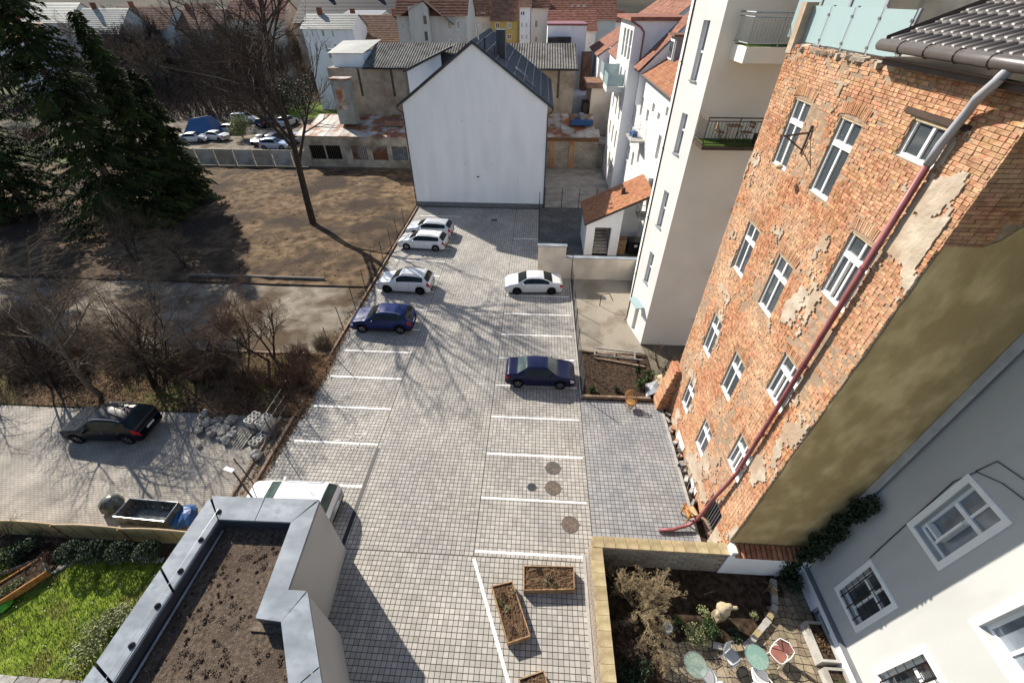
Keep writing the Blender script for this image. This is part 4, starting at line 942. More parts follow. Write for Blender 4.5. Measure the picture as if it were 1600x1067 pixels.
for k in range(6000):
    x, y = r3.uniform(-11,-5), r3.uniform(-1,6.8)
    s_ = r3.uniform(.006,.016); 
    if x > -8.4 and y > 3.6: continue
    if x > -5.3-(y-.7)*.65 : continue
    a.obox((x,y,3.5+s_*.3), s_*2, s_*1.5, s_, r3.uniform(0,3), var=r3.random())
tag(part('roof_gravel', a, 'soil_light', gr), kind='stuff')
a = MB()
for k in range(230):
    x, y = r3.uniform(-10.8,-6.2), r3.uniform(.5,6.7)
    if x > -8.5 and y > 3.4: continue
    rr = r3.uniform(.03,.16)
    for q in range(40):
        an, r_ = r3.uniform(0,6.28), rr*math.sqrt(r3.random()); h = r3.uniform(.01,.035); cx_, cy_ = x+r_*math.cos(an), y+r_*math.sin(an); w4 = .014
        a.add([(cx_-w4,cy_,3.5),(cx_+w4,cy_+w4,3.5),(cx_+r3.uniform(-.02,.02),cy_,3.5+h)],[(0,1,2)])
tag(part('sedum_tufts', a, 'sedum', gr), kind='stuff')
# ------------------------------------------------------------------ far sheds, walls and town
def rusty_roof(t, x0, x1, ya, za, yb, zb, n, name='roof_sheet'):
    for i in range(n):
        m2 = MB(); u0, u1 = x0+(x1-x0)*i/n+.01, x0+(x1-x0)*(i+1)/n-.01; dz = rnd.uniform(0,.03)
        m2.add([(u0,ya,za+dz),(u1,ya,za+dz),(u1,yb,zb+dz),(u0,yb,zb+dz),(u0,ya,za-.05),(u1,ya,za-.05)],[(0,1,2,3),(4,5,1,0)])
        m2.add([(u0,ya,za+dz+.05),(u0+.05,ya,za+dz+.05),(u0+.05,yb,zb+dz+.05),(u0,yb,zb+dz+.05),(u0,ya,za+dz),(u0+.05,ya,za+dz)],[(0,1,2,3),(4,5,1,0)])
        v = rnd.random(); m2.a = [v]*len(m2.f); part(name, m2, 'rust_sheet', t)
s1 = thing('rusty_shed', 'long low shed with patchy rusty sheet roof and barred windows left of the gable house', 'shed', (-25,59.4,0))
FA = Face((-32.2,59.4,0),(1,0,0),(0,-1,0)); hs = []
for px in (497,522,562,594,625):
    p = oyp(px,238,59.4); hs.append((p.x+32.2-1.1,p.x+32.2+1.0,.95,2.75))
a = MB(); wall(a, FA, 0, 18.8, -.1, 3.9, hs, .2); a.quad((-32.2,59.4,0),(-32.2,66,0),(-32.2,66,5),(-32.2,59.4,3.9)); part('wall', a, 'old_wall', s1)
for k, h_ in enumerate(hs):
    m2 = MB(); lbox(m2, FA, *h_, .15, .19); w_ = part('window', m2, 'rust_sheet' if k in (2,3) else ('dark_void' if k < 2 else 'pane_light'), s1)
    for i in range(8):
        m2 = MB(); u = h_[0]+(h_[1]-h_[0])*(i+.5)/8; lbox(m2, FA, u-.025, u+.025, h_[2], h_[3], .06, .1); m2.build('bar', M['brown_steel'], w_)
rusty_roof(s1, -32.6, -13.5, 59.0, 4.0, 62.6, 4.55, 19); rusty_roof(s1, -31.8, -13.5, 62.6, 4.55, 66.2, 5.2, 17)
m2 = MB(); m2.box(-21.2,-18.6,62.0,63.8,4.7,5.3); part('roof_light', m2, 'tile_brown', s1)
ck = thing('shed_chimney', 'broad pale plastered chimney with rusty patch standing on the rusty shed roof', 'chimney', (-26.3,62.6,5))
pc = oyp(535,182,62.6); 
a = MB(); a.obox((-26.2,62.9,7.4),2.3,1.5,5.2,taper=1.0); part('stack', a, 'roof_light', ck); a = MB(); a.obox((-26.2,62.9,10.1),2.6,1.8,.2); part('cap', a, 'rust_sheet', ck)
a = MB(); a.box(-26.9,-25.8,62.12,62.15,6.6,9.3); part('rust_patch', a, 'rust_sheet', ck)
s2 = thing('block_shed', 'blockwork shed with orange brick piers and rusty roof right of the gable house', 'shed', (5,60.4,0))
a = MB(); a.box(.9,8.1,60.5,66,-.05,3.9); part('wall', a, 'block_wall', s2)
for px in (862,893):
    p = oyp(px,240,60.4); m2 = MB(); m2.box(p.x-.35,p.x+.35,60.38,60.5,0,3.5); part('brick_pier', m2, 'brick', s2)
m2 = MB(); m2.box(.9,8.1,60.36,60.5,3.45,3.8); part('brick_lintel', m2, 'brick_dark', s2)
rusty_roof(s2, .9, 8.2, 60.1, 4.05, 62.4, 4.5, 7); rusty_roof(s2, .9, 7.6, 62.4, 4.55, 66.2, 5.6, 6)
m2 = MB(); m2.box(4.4,7.3,62.6,63.6,4.9,5.5); part('roof_light', m2, 'plastic_blue', s2); m2 = MB(); m2.box(5.6,6.2,63.2,65.6,5.1,5.9); part('duct', m2, 'zinc', s2)
ru = thing('ruined_outhouse', 'small crumbling plastered outhouse beside the blockwork shed', 'shed', (8.6,61,0))
a = MB(); a.box(7.95,9.3,60.9,66,-.05,2.9); part('wall', a, 'old_wall', ru); a = MB(); a.box(7.9,9.5,60.7,66,2.9,3.1); part('roof', a, 'rust_sheet', ru)
# stucco hall with corrugated roof
hl = thing('stucco_hall', 'wide stained stucco hall with corrugated grey roof behind the rusty shed', 'building', (-12,66,0))
a = MB(); a.box(-29.2,4.6,66.4,80,0,10.85); part('wall', a, 'stucco', hl)
def corr(t, x0, x1, ya, za, yb, zb, pitch=.36):
    m2 = MB(); n = int((x1-x0)/pitch)
    for i in range(n):
        u = x0+i*pitch
        for (c0_, h0),(c1_, h1) in (((0,0),(.35,.08)),((.35,.08),(.5,.08)),((.5,.08),(.85,0)),((.85,0),(1,0))):
            m2.quad((u+c0_*pitch,ya,za+h0),(u+c1_*pitch,ya,za+h1),(u+c1_*pitch,yb,zb+h1),(u+c0_*pitch,yb,zb+h0))
    return part('corrugated_roof', m2, 'corrugated', t)
corr(hl, -24.2, 5.1, 66.0, 10.95, 74, 13.1)
a = MB(); a.box(-24.2,5.1,66.0,66.5,10.75,10.93); part('fascia', a, 'plastic_black', hl)
for px in (561,612,873): p = oyp(px,120,66.35); m2 = MB(); m2.box(p.x-.15,p.x+.15,66.33,66.4,7.5,10.8); part('soot_streak', m2, 'soot' if 'soot' in M else 'brown_steel', hl)
m2 = MB(); m2.box(-29.2,-24.3,66.2,66.4,8.2,10.8); 
m2 = MB(); m2.box(4.0,4.6+5.8,72,80,0,6.5); part('annex', m2, 'white_render', hl)
# little white lift house on the hall
lh = thing('white_hut', 'small white hut with pale sheet roof on the end of the corrugated hall', 'building', (-30,68,0))
p0, p1 = oyp(522,104,67.5), oyp(566,84,67.5)
a = MB(); a.box(p0.x,p1.x,67.5,73,0,oyp(522,84,67.5).z); part('wall', a, 'white_render', lh)
a = MB(); q0, q1 = oyp(536,64,76), oyp(596,62,76); a.add([(p0.x-.4,67.2,oyp(522,83,67.5).z),(p1.x+.2,67.2,oyp(522,83,67.5).z),(q1.x,76,q1.z),(q0.x,76,q0.z)],[(0,1,2,3)]); part('roof', a, 'roof_light', lh)
m2 = MB(); m2.box(-30.5,-29.8,71,71.6,11.5,12.6); part('roof_vent', m2, 'steel', lh)
def house(name, label, x0, x1, y0, y1, ze, zr, wm, rm, wins=(), ridge='x', chim=0, over=.4, gabm=None):
    t = thing(name, label, 'house', ((x0+x1)/2,y0,0)); a = MB(); F_ = Face((x0,y0,0),(1,0,0),(0,-1,0))
    wall(a, F_, 0, x1-x0, 0, ze, [w4[:4] for w4 in wins], .15)
    a.quad((x0,y0,0),(x0,y1,0),(x0,y1,ze),(x0,y0,ze)); a.quad((x1,y0,0),(x1,y1,0),(x1,y1,ze),(x1,y0,ze))
    if ridge == 'x':
        ym = (y0+y1)/2; a.add([(x0,y0,ze),(x0,y1,ze),(x0,ym,zr)],[(0,1,2)]); a.add([(x1,y0,ze),(x1,y1,ze),(x1,ym,zr)],[(0,1,2)])
    else:
        xm = (x0+x1)/2; a.add([(x0,y0,ze),(x1,y0,ze),(xm,y0,zr)],[(0,1,2)])
    part('wall', a, wm, t); a = MB()
    if ridge == 'x':
        k = (zr-ze)/(ym-y0); a.add([(x0-.3,y0-over,ze-over*k+.12),(x1+.3,y0-over,ze-over*k+.12),(x1+.3,ym,zr+.12),(x0-.3,ym,zr+.12),(x1+.3,y1+over,ze-over*k+.12),(x0-.3,y1+over,ze-over*k+.12)],[(0,1,2,3),(3,2,4,5)])
        for i in range(int((ym-y0)/.5)): f_ = i/((ym-y0)/.5); zz_ = ze+(zr-ze)*f_+.15; a.box(x0-.3,x1+.3,y0+(ym-y0)*f_,y0+(ym-y0)*f_+.08,zz_-.04,zz_+.02)
    else:
        k = (zr-ze)/(xm-x0); a.add([(x0-over,y0-.3,ze-over*k+.12),(xm,y0-.3,zr+.12),(xm,y1,zr+.12),(x0-over,y1,ze-over*k+.12),(x1+over,y0-.3,ze-over*k+.12),(x1+over,y1,ze-over*k+.12)],[(0,1,2,3),(1,4,5,2)])
    part('roof', a, rm, t)
    for w4 in wins:
        w_ = window(F_, *w4[:4], t, .1, 1, None, gl=w4[4] if len(w4) > 4 else 'pane', split=False, t=.09, fr=w4[5] if len(w4) > 5 else 'white_frame'); w_.matrix_parent_inverse = Matrix.Translation(-Vector(t.location))
    for c in range(chim):
        m2 = MB(); x = x0+(x1-x0)*(.25+.5*c); m2.box(x-.4,x+.4,(y0+y1)/2-.4,(y0+y1)/2+.4,zr-1,zr+1.1); part('chimney', m2, 'brick_dark', t)
    return t
def pw_(Y, x0, lst):   # window rectangles from photo pixels on a wall plane
    r_ = []
    for (xa,ya,xb,yb,*k) in lst:
        p, q = oyp(xa,ya,Y), oyp(xb,yb,Y); r_.append((min(p.x,q.x)-x0, max(p.x,q.x)-x0, min(p.z,q.z), max(p.z,q.z), *k))
    return r_
Y = 92; x0 = -25.7; g0 = house('grey_apartment_house', 'grey rendered apartment house with steep front gable and orange roof', x0, -13.3, Y, 104, 15.9, 20.5, 'grey_render', 'tile_red',
    pw_(Y, x0, [(626,35,632,48),(638,35,643,48),(699,33,705,47,'tile_brown'),(713,33,719,47,'tile_brown'),(629,63,635,72),(641,63,645,72),(702,62,707,71),(715,62,719,71)]), over=.5)
a = MB(); A, B = oyp(648,100,Y-1.2), oyp(677,100,Y-1.2); zt, zm = oyp(660,3,Y-1.2).z, oyp(650,12,Y-1.2).z; xm = oyp(661,3,Y-1.2).x
a.poly([(A.x,Y-1.2,0),(B.x,Y-1.2,0),(B.x,Y-1.2,zm),(xm,Y-1.2,zt),(A.x,Y-1.2,zm)]); a.quad((B.x,Y-1.2,0),(B.x,Y,0),(B.x,Y,zm),(B.x,Y-1.2,zm)); a.quad((A.x,Y-1.2,0),(A.x,Y,0),(A.x,Y,zm),(A.x,Y-1.2,zm)); part('front_gable', a, 'grey_render', g0)
a = MB(); a.add([(A.x-1.6,Y-1.5,zm-1.2),(xm,Y-1.5,zt+.15),(xm,Y+5,zt+.15),(A.x-1.6,Y+5,zm-1.2),(B.x+4.2,Y-1.5,zm-2.4),(B.x+4.2,Y+5,zm-2.4)],[(0,1,2,3),(1,4,5,2)]); part('gable_roof', a, 'tile_brown', g0)
for (xa,ya,xb,yb) in ((661,25,667,38),(663,50,669,64)):
    p, q = oyp(xa,ya,Y-1.25), oyp(xb,yb,Y-1.25); m2 = MB(); m2.box(p.x,q.x,Y-1.27,Y-1.2,q.z,p.z); part('window', m2, 'pane', g0)
Y = 96; x0 = -45.2; house('pale_blue_house', 'pale bluish two storey house with light metal roof among bare trees', x0, -35.5, Y, 104, 13.7, 15.6, 'white_render', 'roof_light',
    pw_(Y, x0, [(477,49,482,57),(485,47,491,58),(501,47,508,58),(517,48,523,59),(491,69,498,82),(506,68,513,82),(521,69,528,81)]), chim=1)
house('brown_tile_house', 'house with large brown tiled roof left of the grey apartment house', -44, -26.4, 101, 117, 10.9, 15.2, 'beige', 'tile_brown', [], chim=2)
Y = 108; x0 = -13.8; house('pale_pink_house', 'narrow pale pink town house with glass balcony and dormer', x0, -10.4, Y, 118, 15.3, 19.5, 'cream', 'tile_brown', pw_(Y, x0, [(741,20,746,27),(752,20,758,27),(743,36,746,45),(754,36,757,46)]))
Y = 106; x0 = -10.3; house('yellow_house', 'yellow town house with brown roof behind the dark chimney', x0, -4.6, Y, 116, 14.6, 19.0, 'yellow_render' if 'yellow_render' in M else 'beige', 'tile_brown', pw_(Y, x0, [(774,36,781,45,'tile_brown'),(792,36,799,45,'curtain'),(792,54,799,62,'tile_brown')]))
Y = 105; x0 = -4.5; house('white_bay_house', 'narrow white bay of a town house with small railed balconies', x0, -2.4, Y, 113, 16.6, 18.4, 'white_render', 'tile_brown', pw_(Y, x0, [(813,18,820,25),(814,36,817,44),(821,36,824,44),(814,54,817,62),(821,54,824,62)]))
Y = 107; x0 = -2.3; house('ornate_cream_house', 'narrow cream ornate facade with stucco window surrounds', x0, 1.2, Y, 117, 16.6, 20.5, 'cream', 'tile_red', pw_(Y, x0, [(836,32,840,44),(836,57,840,67)]))
house('long_red_roof_house', 'long house with pinkish red tiled roof and small dormers at the top edge', 1.4, 15.5, 112, 126, 14.5, 18.6, 'cream', 'tile_red', pw_(112, 1.4, [(893,8,896,11),(902,8,906,11),(911,8,916,11)]))
house('low_red_roof_house', 'lower red tiled roof behind the plain white firewall', 1.3, 9.5, 92, 104, 13.6, 16.2, 'cream', 'tile_red', pw_(92, 1.3, [(861,34,865,38),(875,34,883,38)]))
fw = thing('white_firewall', 'plain bluish white firewall with red coping behind the hall', 'wall', (3.8,82,0)); a = MB(); a.box(.9,7.0,82,90,0,14.8); part('panel', a, 'white_render', fw); a = MB(); a.box(.8,7.1,81.9,90.1,14.8,15.05); part('coping', a, 'maroon', fw)
a = MB(); a.box(6.6,8.0,79,81.9,5.5,11.5); part('brown_cladding', a, 'tile_brown', fw); a = MB(); a.box(1.0,4.6,80.5,82,10,13.4); part('dark_lean_to', a, 'slate', fw)
# red roofed houses right, running away from the tall wing
for k, (xx, y0_, y1_, ze_, zr_, lab) in enumerate(((10.0,62,74,12.2,18.2,'house with long pink tiled roof slope right behind the tall white wing'),(8.6,75,88,11.6,16.8,'red tiled house with checkered roof beyond the glass balconies'))):
    t = thing('red_roof_house', lab, 'house', (xx,y0_,0)); a = MB(); a.box(xx,20,y0_,y1_,0,ze_); a.add([(xx,y0_,ze_),(20,y0_,ze_),(20,y0_,zr_+2)],[(0,1,2)]); part('wall', a, 'white_render', t)
    a = MB(); tiled(a,(xx-.4,y1_,ze_),(xx-.4,y0_-.4,ze_),(20,y0_-.4,zr_+2),(20,y1_,zr_+2),20,14); part('roof', a, 'tile_red', t)
    a = MB(); a.quad((xx-.4,y1_,ze_-.05),(xx-.4,y0_-.35,ze_-.05),(20,y0_-.35,zr_+1.95),(20,y1_,zr_+1.95)); part('roof_deck', a, 'tile_brown', t)
yb = thing('yellow_rear_house', 'small yellowish house with dark lattice balcony below the glass balconies', 'house', (7.6,68,0)); a = MB(); a.box(7.2,11,67.5,75,0,8.6); part('wall', a, 'beige', yb); a = MB(); a.box(6.4,11,67.2,75,8.6,8.9); part('roof', a, 'tile_brown', yb); a = MB(); a.box(6.3,7.2,68,71,5.2,6.6); part('balcony', a, 'brown_steel', yb)
# far roofs along the top edge
house('dark_slate_block', 'large dark slate roof far behind with pale chimneys', -62, -36, 128, 146, 13.2, 17.9, 'stucco', 'slate', [], chim=2)
house('flat_white_roof_block', 'flat white roofed block with aerials far behind', -45, -36.5, 118, 126, 15.0, 15.6, 'white_render_sunlit', 'white_render_sunlit')
for k, (px, py, pw2, Y, dz, wm, rm, lab) in enumerate(((45,35,120,118,3.4,'grey_render','roof_light','pale blue ribbed metal roof seen through the conifer top'),(150,52,70,112,4.2,'grey_render','roof_light','long pale roof house right of the conifer top'),
    (215,45,90,122,4.0,'grey_render','tile_brown','white house with brown roof and skylight behind bare trees'),(300,45,80,125,3.6,'stucco','tile_brown','house with brown pitched roof above the bare trees'),(395,30,90,130,3.6,'beige','tile_red','house with pale red roof at the top behind branches'),
    (10,62,50,95,2.2,'white_render','tile_orange','small orange roofed house at the left edge behind the conifer'))):
    p, q = oyp(px-pw2/2,py,Y), oyp(px+pw2/2,py,Y); house('town_house', lab, p.x, q.x, Y, Y+12, p.z, p.z+dz, wm, rm, [], chim=1)
for k in range(26):
    x = -150+k*12.5+rnd.uniform(-3,3); Y = 170+rnd.uniform(0,60); h = rnd.uniform(9,12.5)
    if k % 9 == 4: continue
    house('distant_house', 'distant town house with pitched roof near the top edge', x, x+11, Y, Y+11, h, h+3.6, rnd.choice(['cream','white_render','stucco']), rnd.choice(['tile_red','tile_brown','slate']))['group'] = 'distant town houses'
# concrete panel wall at the far side of the dirt field
for k in range(9):
    t = thing('concrete_panel', 'grey precast concrete wall panel beyond the dirt field, '+ORD[k]+' from the left', 'wall panel', (-56+k*2.75,59.2,0), 0, 'panels of the far concrete wall')
    a = MB(); a.box(0,2.6,0,.1,0,2.1); a.build('panel', M['concrete'] if k % 2 else M['old_wall'], t); a = MB(); a.tube([(-.06,-.4,.0),(-.06,-.1,2.2)],.08,4); a.build('post', M['kerb'], t)
# ------------------------------------------------------------------ cars (nose towards +x in local space)
def interp(keys, x):
    if x <= keys[0][0]: return keys[0][1]
    for (a_,va),(b_,vb) in zip(keys, keys[1:]):
        if x <= b_: return va+(vb-va)*(x-a_)/(b_-a_)
    return keys[-1][1]
def smooth_i(keys, x, d=.022): return (interp(keys,x-d)+2*interp(keys,x)+interp(keys,x+d))/4
CARS = {
 'sedan': dict(L=4.62,W=1.80,top=[(0,.78),(.012,.95),(.04,1.03),(.155,1.08),(.175,1.09),(.335,1.40),(.42,1.46),(.55,1.46),(.615,1.42),(.775,1.03),(.80,1.0),(.94,.86),(.985,.72),(1,.62)],belt=[(0,.90),(.5,.93),(.8,.90)],rg=(.178,.325),wsd=(.622,.768),side=[(.235,.305),(.315,.48),(.49,.66)],fw=.79,rw=.19),
 'old_sedan': dict(L=4.25,W=1.72,top=[(0,.75),(.012,.98),(.05,1.08),(.155,1.10),(.175,1.11),(.31,1.46),(.40,1.51),(.54,1.51),(.60,1.47),(.745,1.05),(.78,1.02),(.93,.90),(.985,.74),(1,.62)],belt=[(0,.95),(.8,.92)],rg=(.178,.302),wsd=(.608,.738),side=[(.285,.445),(.465,.63)],fw=.79,rw=.19),
 'suv': dict(L=4.42,W=1.85,top=[(0,.70),(.008,1.0),(.02,1.10),(.095,1.46),(.13,1.55),(.26,1.63),(.42,1.65),(.54,1.60),(.72,1.10),(.755,1.06),(.92,.96),(.975,.84),(1,.66)],belt=[(0,1.12),(.3,1.06),(.8,1.0)],rg=(.024,.098),wsd=(.55,.712),side=[(.12,.18),(.19,.37),(.38,.60)],fw=.80,rw=.185),
 'wagon': dict(L=4.6,W=1.80,top=[(0,.65),(.008,.92),(.02,1.02),(.10,1.38),(.13,1.44),(.3,1.50),(.5,1.50),(.575,1.45),(.755,1.02),(.785,.985),(.93,.88),(.985,.74),(1,.6)],belt=[(0,1.0),(.3,.96),(.8,.92)],rg=(.024,.105),wsd=(.585,.747),side=[(.12,.23),(.24,.41),(.42,.63)],fw=.80,rw=.19),
 'van': dict(L=4.35,W=1.82,top=[(0,.70),(.006,1.02),(.018,1.12),(.055,1.58),(.08,1.64),(.3,1.68),(.5,1.67),(.56,1.60),(.75,1.08),(.785,1.04),(.93,.93),(.985,.78),(1,.62)],belt=[(0,1.08),(.3,1.04),(.8,.98)],rg=(.02,.072),wsd=(.57,.742),side=[(.08,.2),(.21,.40),(.41,.62)],fw=.81,rw=.17),
}
def make_car(kind, label, paint_, pos, heading, rim='rim', rails=None, hi=True, glass='car_glass', cladding=False, group=None, sc=1.0):
    S_ = CARS[kind]; L, W_ = S_['L'], S_['W']/2; n = 56 if hi else 30
    t = thing('parked_car', label, 'car', (pos[0],pos[1],0), heading, group)
    R_ = .325 if kind in ('sedan','wagon','old_sedan') else .35
    xf, xr = S_['fw']*L, S_['rw']*L; AR = R_+.055
    xs_ = sorted(set([round(i/n,5) for i in range(n+1)]+[v for v in S_['rg']+S_['wsd']]+[v for s_ in S_['side'] for v in s_]+([.005,.015,.985,.995] if hi else [])))
    rows = []
    for f in xs_:
        x = f*L; zt = smooth_i(S_['top'], f, .012); be = interp(S_['belt'], f)
        e = min(f, 1-f); w_ = W_*(1-.16*max(0,1-e/.07)**2)*(1-.02*abs(f-.5)*2)
        incab = zt-be; 
        if incab < .10: be = zt-.06
        zs = .24+.06*max(0,1-e/.05)
        for xw in (xf, xr):
            dx = abs(x-xw)
            if dx < AR: zs = max(zs, R_+math.sqrt(AR*AR-dx*dx)*.98)
        zs = min(zs, be-.12)
        h_ = zt-be; wr = w_*.965-max(0,h_-.05)*.47
        P_ = [(w_*.95,zs),(w_*.995,max(zs+.03,zs+(be-zs)*.3)),(w_*1.0,zs+(be-zs)*.62),(w_*.985,zs+(be-zs)*.88),(w_*.962,be),
              (w_*.955-.02*min(1,h_*3),be+h_*.12),(wr+.015,be+h_*.82),(wr-.055,be+h_*.94),(wr*.72,zt-.018*(1 if h_ > .2 else .6)),(wr*.36,zt+.002),(0,zt+.009)]
        rows.append((x-L/2, P_))
    m = len(rows[0][1]); V = []
    def vid(i, j, s): return i*(2*m-1)+(j if s > 0 else 2*m-2-j)
    for x, P_ in rows:
        for y, z in P_: V.append((x,y,z))
        for y, z in reversed(P_[:-1]): V.append((x,-y,z))
    groups = {'body': [], 'windshield': [], 'rear_window': [], 'clad': [], 'pillar': []}
    for k in range(len(S_['side'])): groups[('s',k,1)] = []; groups[('s',k,-1)] = []
    for i in range(len(rows)-1):
        fm = (xs_[i]+xs_[i+1])/2
        for s in (1,-1):
            for j in range(m-1):
                q = [vid(i,j,s),vid(i+1,j,s),vid(i+1,j+1,s),vid(i,j+1,s)]
                if s < 0: q.reverse()
                key = 'body'
                if j >= 7 and S_['rg'][0] < fm < S_['rg'][1]: key = 'rear_window'
                elif j >= 7 and S_['wsd'][0] < fm < S_['wsd'][1]: key = 'windshield'
                elif j == 5:
                    if S_['side'][0][0] < fm < S_['side'][-1][1]+.012: key = 'pillar'
                    for k, (a_,b_) in enumerate(S_['side']):
                        if a_ < fm < b_: key = ('s',k,s)
                elif cladding and j == 0: key = 'clad'
                groups[key].append(q)
    last = len(rows)-1; ring = 2*m-1
    groups['body'].append([i for i in range(ring-1,-1,-1)]); groups['body'].append([last*ring+i for i in range(ring)])
    def sub(faces, name, mt, smooth=True, off=0.0):
        idx = {}; mb_ = MB()
        for f in faces:
            q = []
            for v in f:
                if v not in idx: idx[v] = len(mb_.v); x,y,z = V[v]; mb_.v.append((x+(off if x > 0 else -off)*1.0 if off else x, y+(off if y > 0 else -off) if off else y, z))
                q.append(idx[v])
            mb_.f.append(q)
        return mb_.build(name, M[mt], t, smooth)
    sub(groups['body'], 'body', paint_)
    sub(groups['pillar'], 'window_pillar', 'trim')
    if cladding: sub(groups['clad'], 'sill_cladding', 'trim')
    sub(groups['windshield'], 'windshield', glass); sub(groups['rear_window'], 'rear_window', glass)
    for k in range(len(S_['side'])):
        for s in (1,-1): sub(groups[('s',k,s)], 'side_window', 'car_glass')
    def patch(name, f0, f1, j0, j1, s, mt, off=.008):
        fs = [[vid(i,j,s),vid(i+1,j,s),vid(i+1,j+1,s),vid(i,j+1,s)] for i in range(len(rows)-1) if f0 < (xs_[i]+xs_[i+1])/2 < f1 for j in range(j0,j1)]
        if fs: sub(fs, name, mt, False, off)
    for s in (1,-1):
        patch('taillight', 0.0, .05 if hi else .06, 2, 4, s, 'tail_red'); patch('headlight', .935, .99, 2, 4, s, 'lamp_white')
    mb_ = MB(); mb_.box(-L/2+.15,L/2-.15,-W_*.86,W_*.86,.2,.5); mb_.build('underbody', M['trim'], t)
    # number plate, handles, mirrors
    mb_ = MB(); mb_.box(-L/2-.012,-L/2+.02,-.26,.26,.62,.73); mb_.build('number_plate', M['plate'], t)
    if hi:
        mb_ = MB(); mb_.box(L/2-.02,L/2+.012,-.5,.5,.42,.56); mb_.build('grille', M['trim'], t)
        mb_ = MB(); mb_.box(-L/2-.02,-L/2+.06,-W_*.72,W_*.72,.34,.44); mb_.build('rear_bumper_trim', M['trim'], t)
        for s in (1,-1):
            x_ = (S_['wsd'][0]+.055)*L-L/2; zb = interp(S_['belt'], .6)
            mb_ = MB(); mb_.obox((x_, s*(W_+.06), zb+.06), .10, .18, .13, 0, taper=.85); mb_.build('mirror', M[paint_ if 'navy' not in paint_ else 'trim'], t)
            for k in (-2,-1):
                a_, b_ = S_['side'][k]; mb_ = MB(); mb_.obox(((a_+.03)*L-L/2, s*(W_*.985), zb-.10), .16, .035, .03); mb_.build('door_handle', M['chrome' if 'black' in paint_ else paint_], t)
                mb_ = MB(); xx = (b_+.008)*L-L/2; mb_.box(xx,xx+.008,s*W_*.99-.006,s*W_*.99+.006,.42,zb-.02); mb_.build('door_seam', M['trim'], t)
    if rails:
        for s in (1,-1):
            a_, b_ = S_['side'][0][0]+.04, S_['wsd'][0]-.02; pts = []
            for i in range(9):
                f = a_+(b_-a_)*i/8; zt = smooth_i(S_['top'], f); pts.append((f*L-L/2, s*(W_*.965-(zt-interp(S_['belt'],f))*.42-.05), zt+(.035 if 0 < i < 8 else -.03)))
            mb_ = MB(); mb_.tube(pts, .018, 5); mb_.build('roof_rail', M[rails], t)
    for xw in (xf, xr):
        for s in (1,-1):
            w0 = bpy.data.objects.new('wheel', None); col.objects.link(w0); w0.parent = t; w0.location = (xw-L/2, s*(W_-.11), R_); w0.empty_display_size = .1
            nseg = 24 if hi else 12; prof = [(R_*.62,-.1),(R_*.95,-.105),(R_,-.08),(R_,.08),(R_*.95,.105),(R_*.62,.1)]; mb_ = MB()
            vs_ = [(r_*math.cos(2*math.pi*k/nseg), h, r_*math.sin(2*math.pi*k/nseg)) for r_,h in prof for k in range(nseg)]
            mb_.add(vs_, [(a*nseg+k,a*nseg+(k+1)%nseg,(a+1)*nseg+(k+1)%nseg,(a+1)*nseg+k) for a in range(len(prof)-1) for k in range(nseg)]); mb_.build('tyre', M['tyre'], w0, True)
            mb_ = MB(); yo = s*.075
            mb_.add([(R_*.63*math.cos(2*math.pi*k/nseg), yo-s*.05, R_*.63*math.sin(2*math.pi*k/nseg)) for k in range(nseg)], [tuple(range(nseg))]); mb_.build('wheel_disc', M['trim'], w0)
            mb_ = MB()
            for k in range(5 if hi else 4):
                an = k*2*math.pi/5+.3; c_, s_ = math.cos(an), math.sin(an); w4 = .045
                for a0 in (-.16,.16):
                    c2, s2 = math.cos(an+a0), math.sin(an+a0); d0 = Vector((c_*.05,yo,s_*.05)); d1 = Vector((c2*R_*.62,yo-s*.01,s2*R_*.62)); nn = Vector((-s2,0,c2))*w4*.5
                    mb_.quad(d0-nn,d1-nn,d1+nn,d0+nn)
            for k in range(nseg):
                a0, a1 = 2*math.pi*k/nseg, 2*math.pi*(k+1)/nseg
                mb_.quad((R_*.57*math.cos(a0),yo,R_*.57*math.sin(a0)),(R_*.57*math.cos(a1),yo,R_*.57*math.sin(a1)),(R_*.645*math.cos(a1),yo,R_*.645*math.sin(a1)),(R_*.645*math.cos(a0),yo,R_*.645*math.sin(a0)))
            mb_.build('rim', M[rim], w0)
    if hi and kind != 'old_sedan':
        mb_ = MB(); f = .2; zt = smooth_i(S_['top'], f); mb_.tube([(f*L-L/2,0,zt),(f*L-L/2-.1,0,zt+.12)], .012, 5); mb_.build('aerial', M['trim'], t)
    if sc != 1: t.scale = (sc,)*3
    return t
def carpos(k, wa, wb, nose):   # from the pixels of the two near-side wheels on the ground
    a_, b_ = gp(*wa), gp(*wb); S_ = CARS[k]; d = (a_-b_).normalized(); mid = (a_+b_)/2   # a = front wheel
    off = ((S_['fw']+S_['rw'])/2-.5)*S_['L']; side = Vector((d.y,-d.x,0))
    if side.y > 0: side = -side
    c = mid-d*off-side*(S_['W']/2-.11); return (c.x, c.y), math.atan2(d.y, d.x)
def cp(kind, wa, wb): return carpos(kind, wa, wb, 0)
p, h = cp('wagon',(634,390),(684,393)); make_car('wagon','white estate car with dark alloy wheels, second from the white gable','p_white',p,h,'rim',rails='trim')
p2 = (p[0]+.1,p[1]+2.75); make_car('wagon','silver estate car parked nearest the white gable','p_silver',p2,h,'rim',rails='trim')
p, h = cp('suv',(606,457),(658,460)); make_car('suv','white crossover with black wheels, parked between two estate cars and a navy crossover','p_white',p,h,'rim_black',rails='trim',cladding=False)
p, h = cp('suv',(567,519),(628,521)); make_car('suv','shiny navy crossover with silver roof rails beside the left kerb','p_navy',p,h,'rim',rails='chrome',cladding=True)
p, h = cp('sedan',(807,460),(862,460)); make_car('sedan','pearl white saloon with black wheels by the beige wall','p_pearl',p,h,'rim_black')
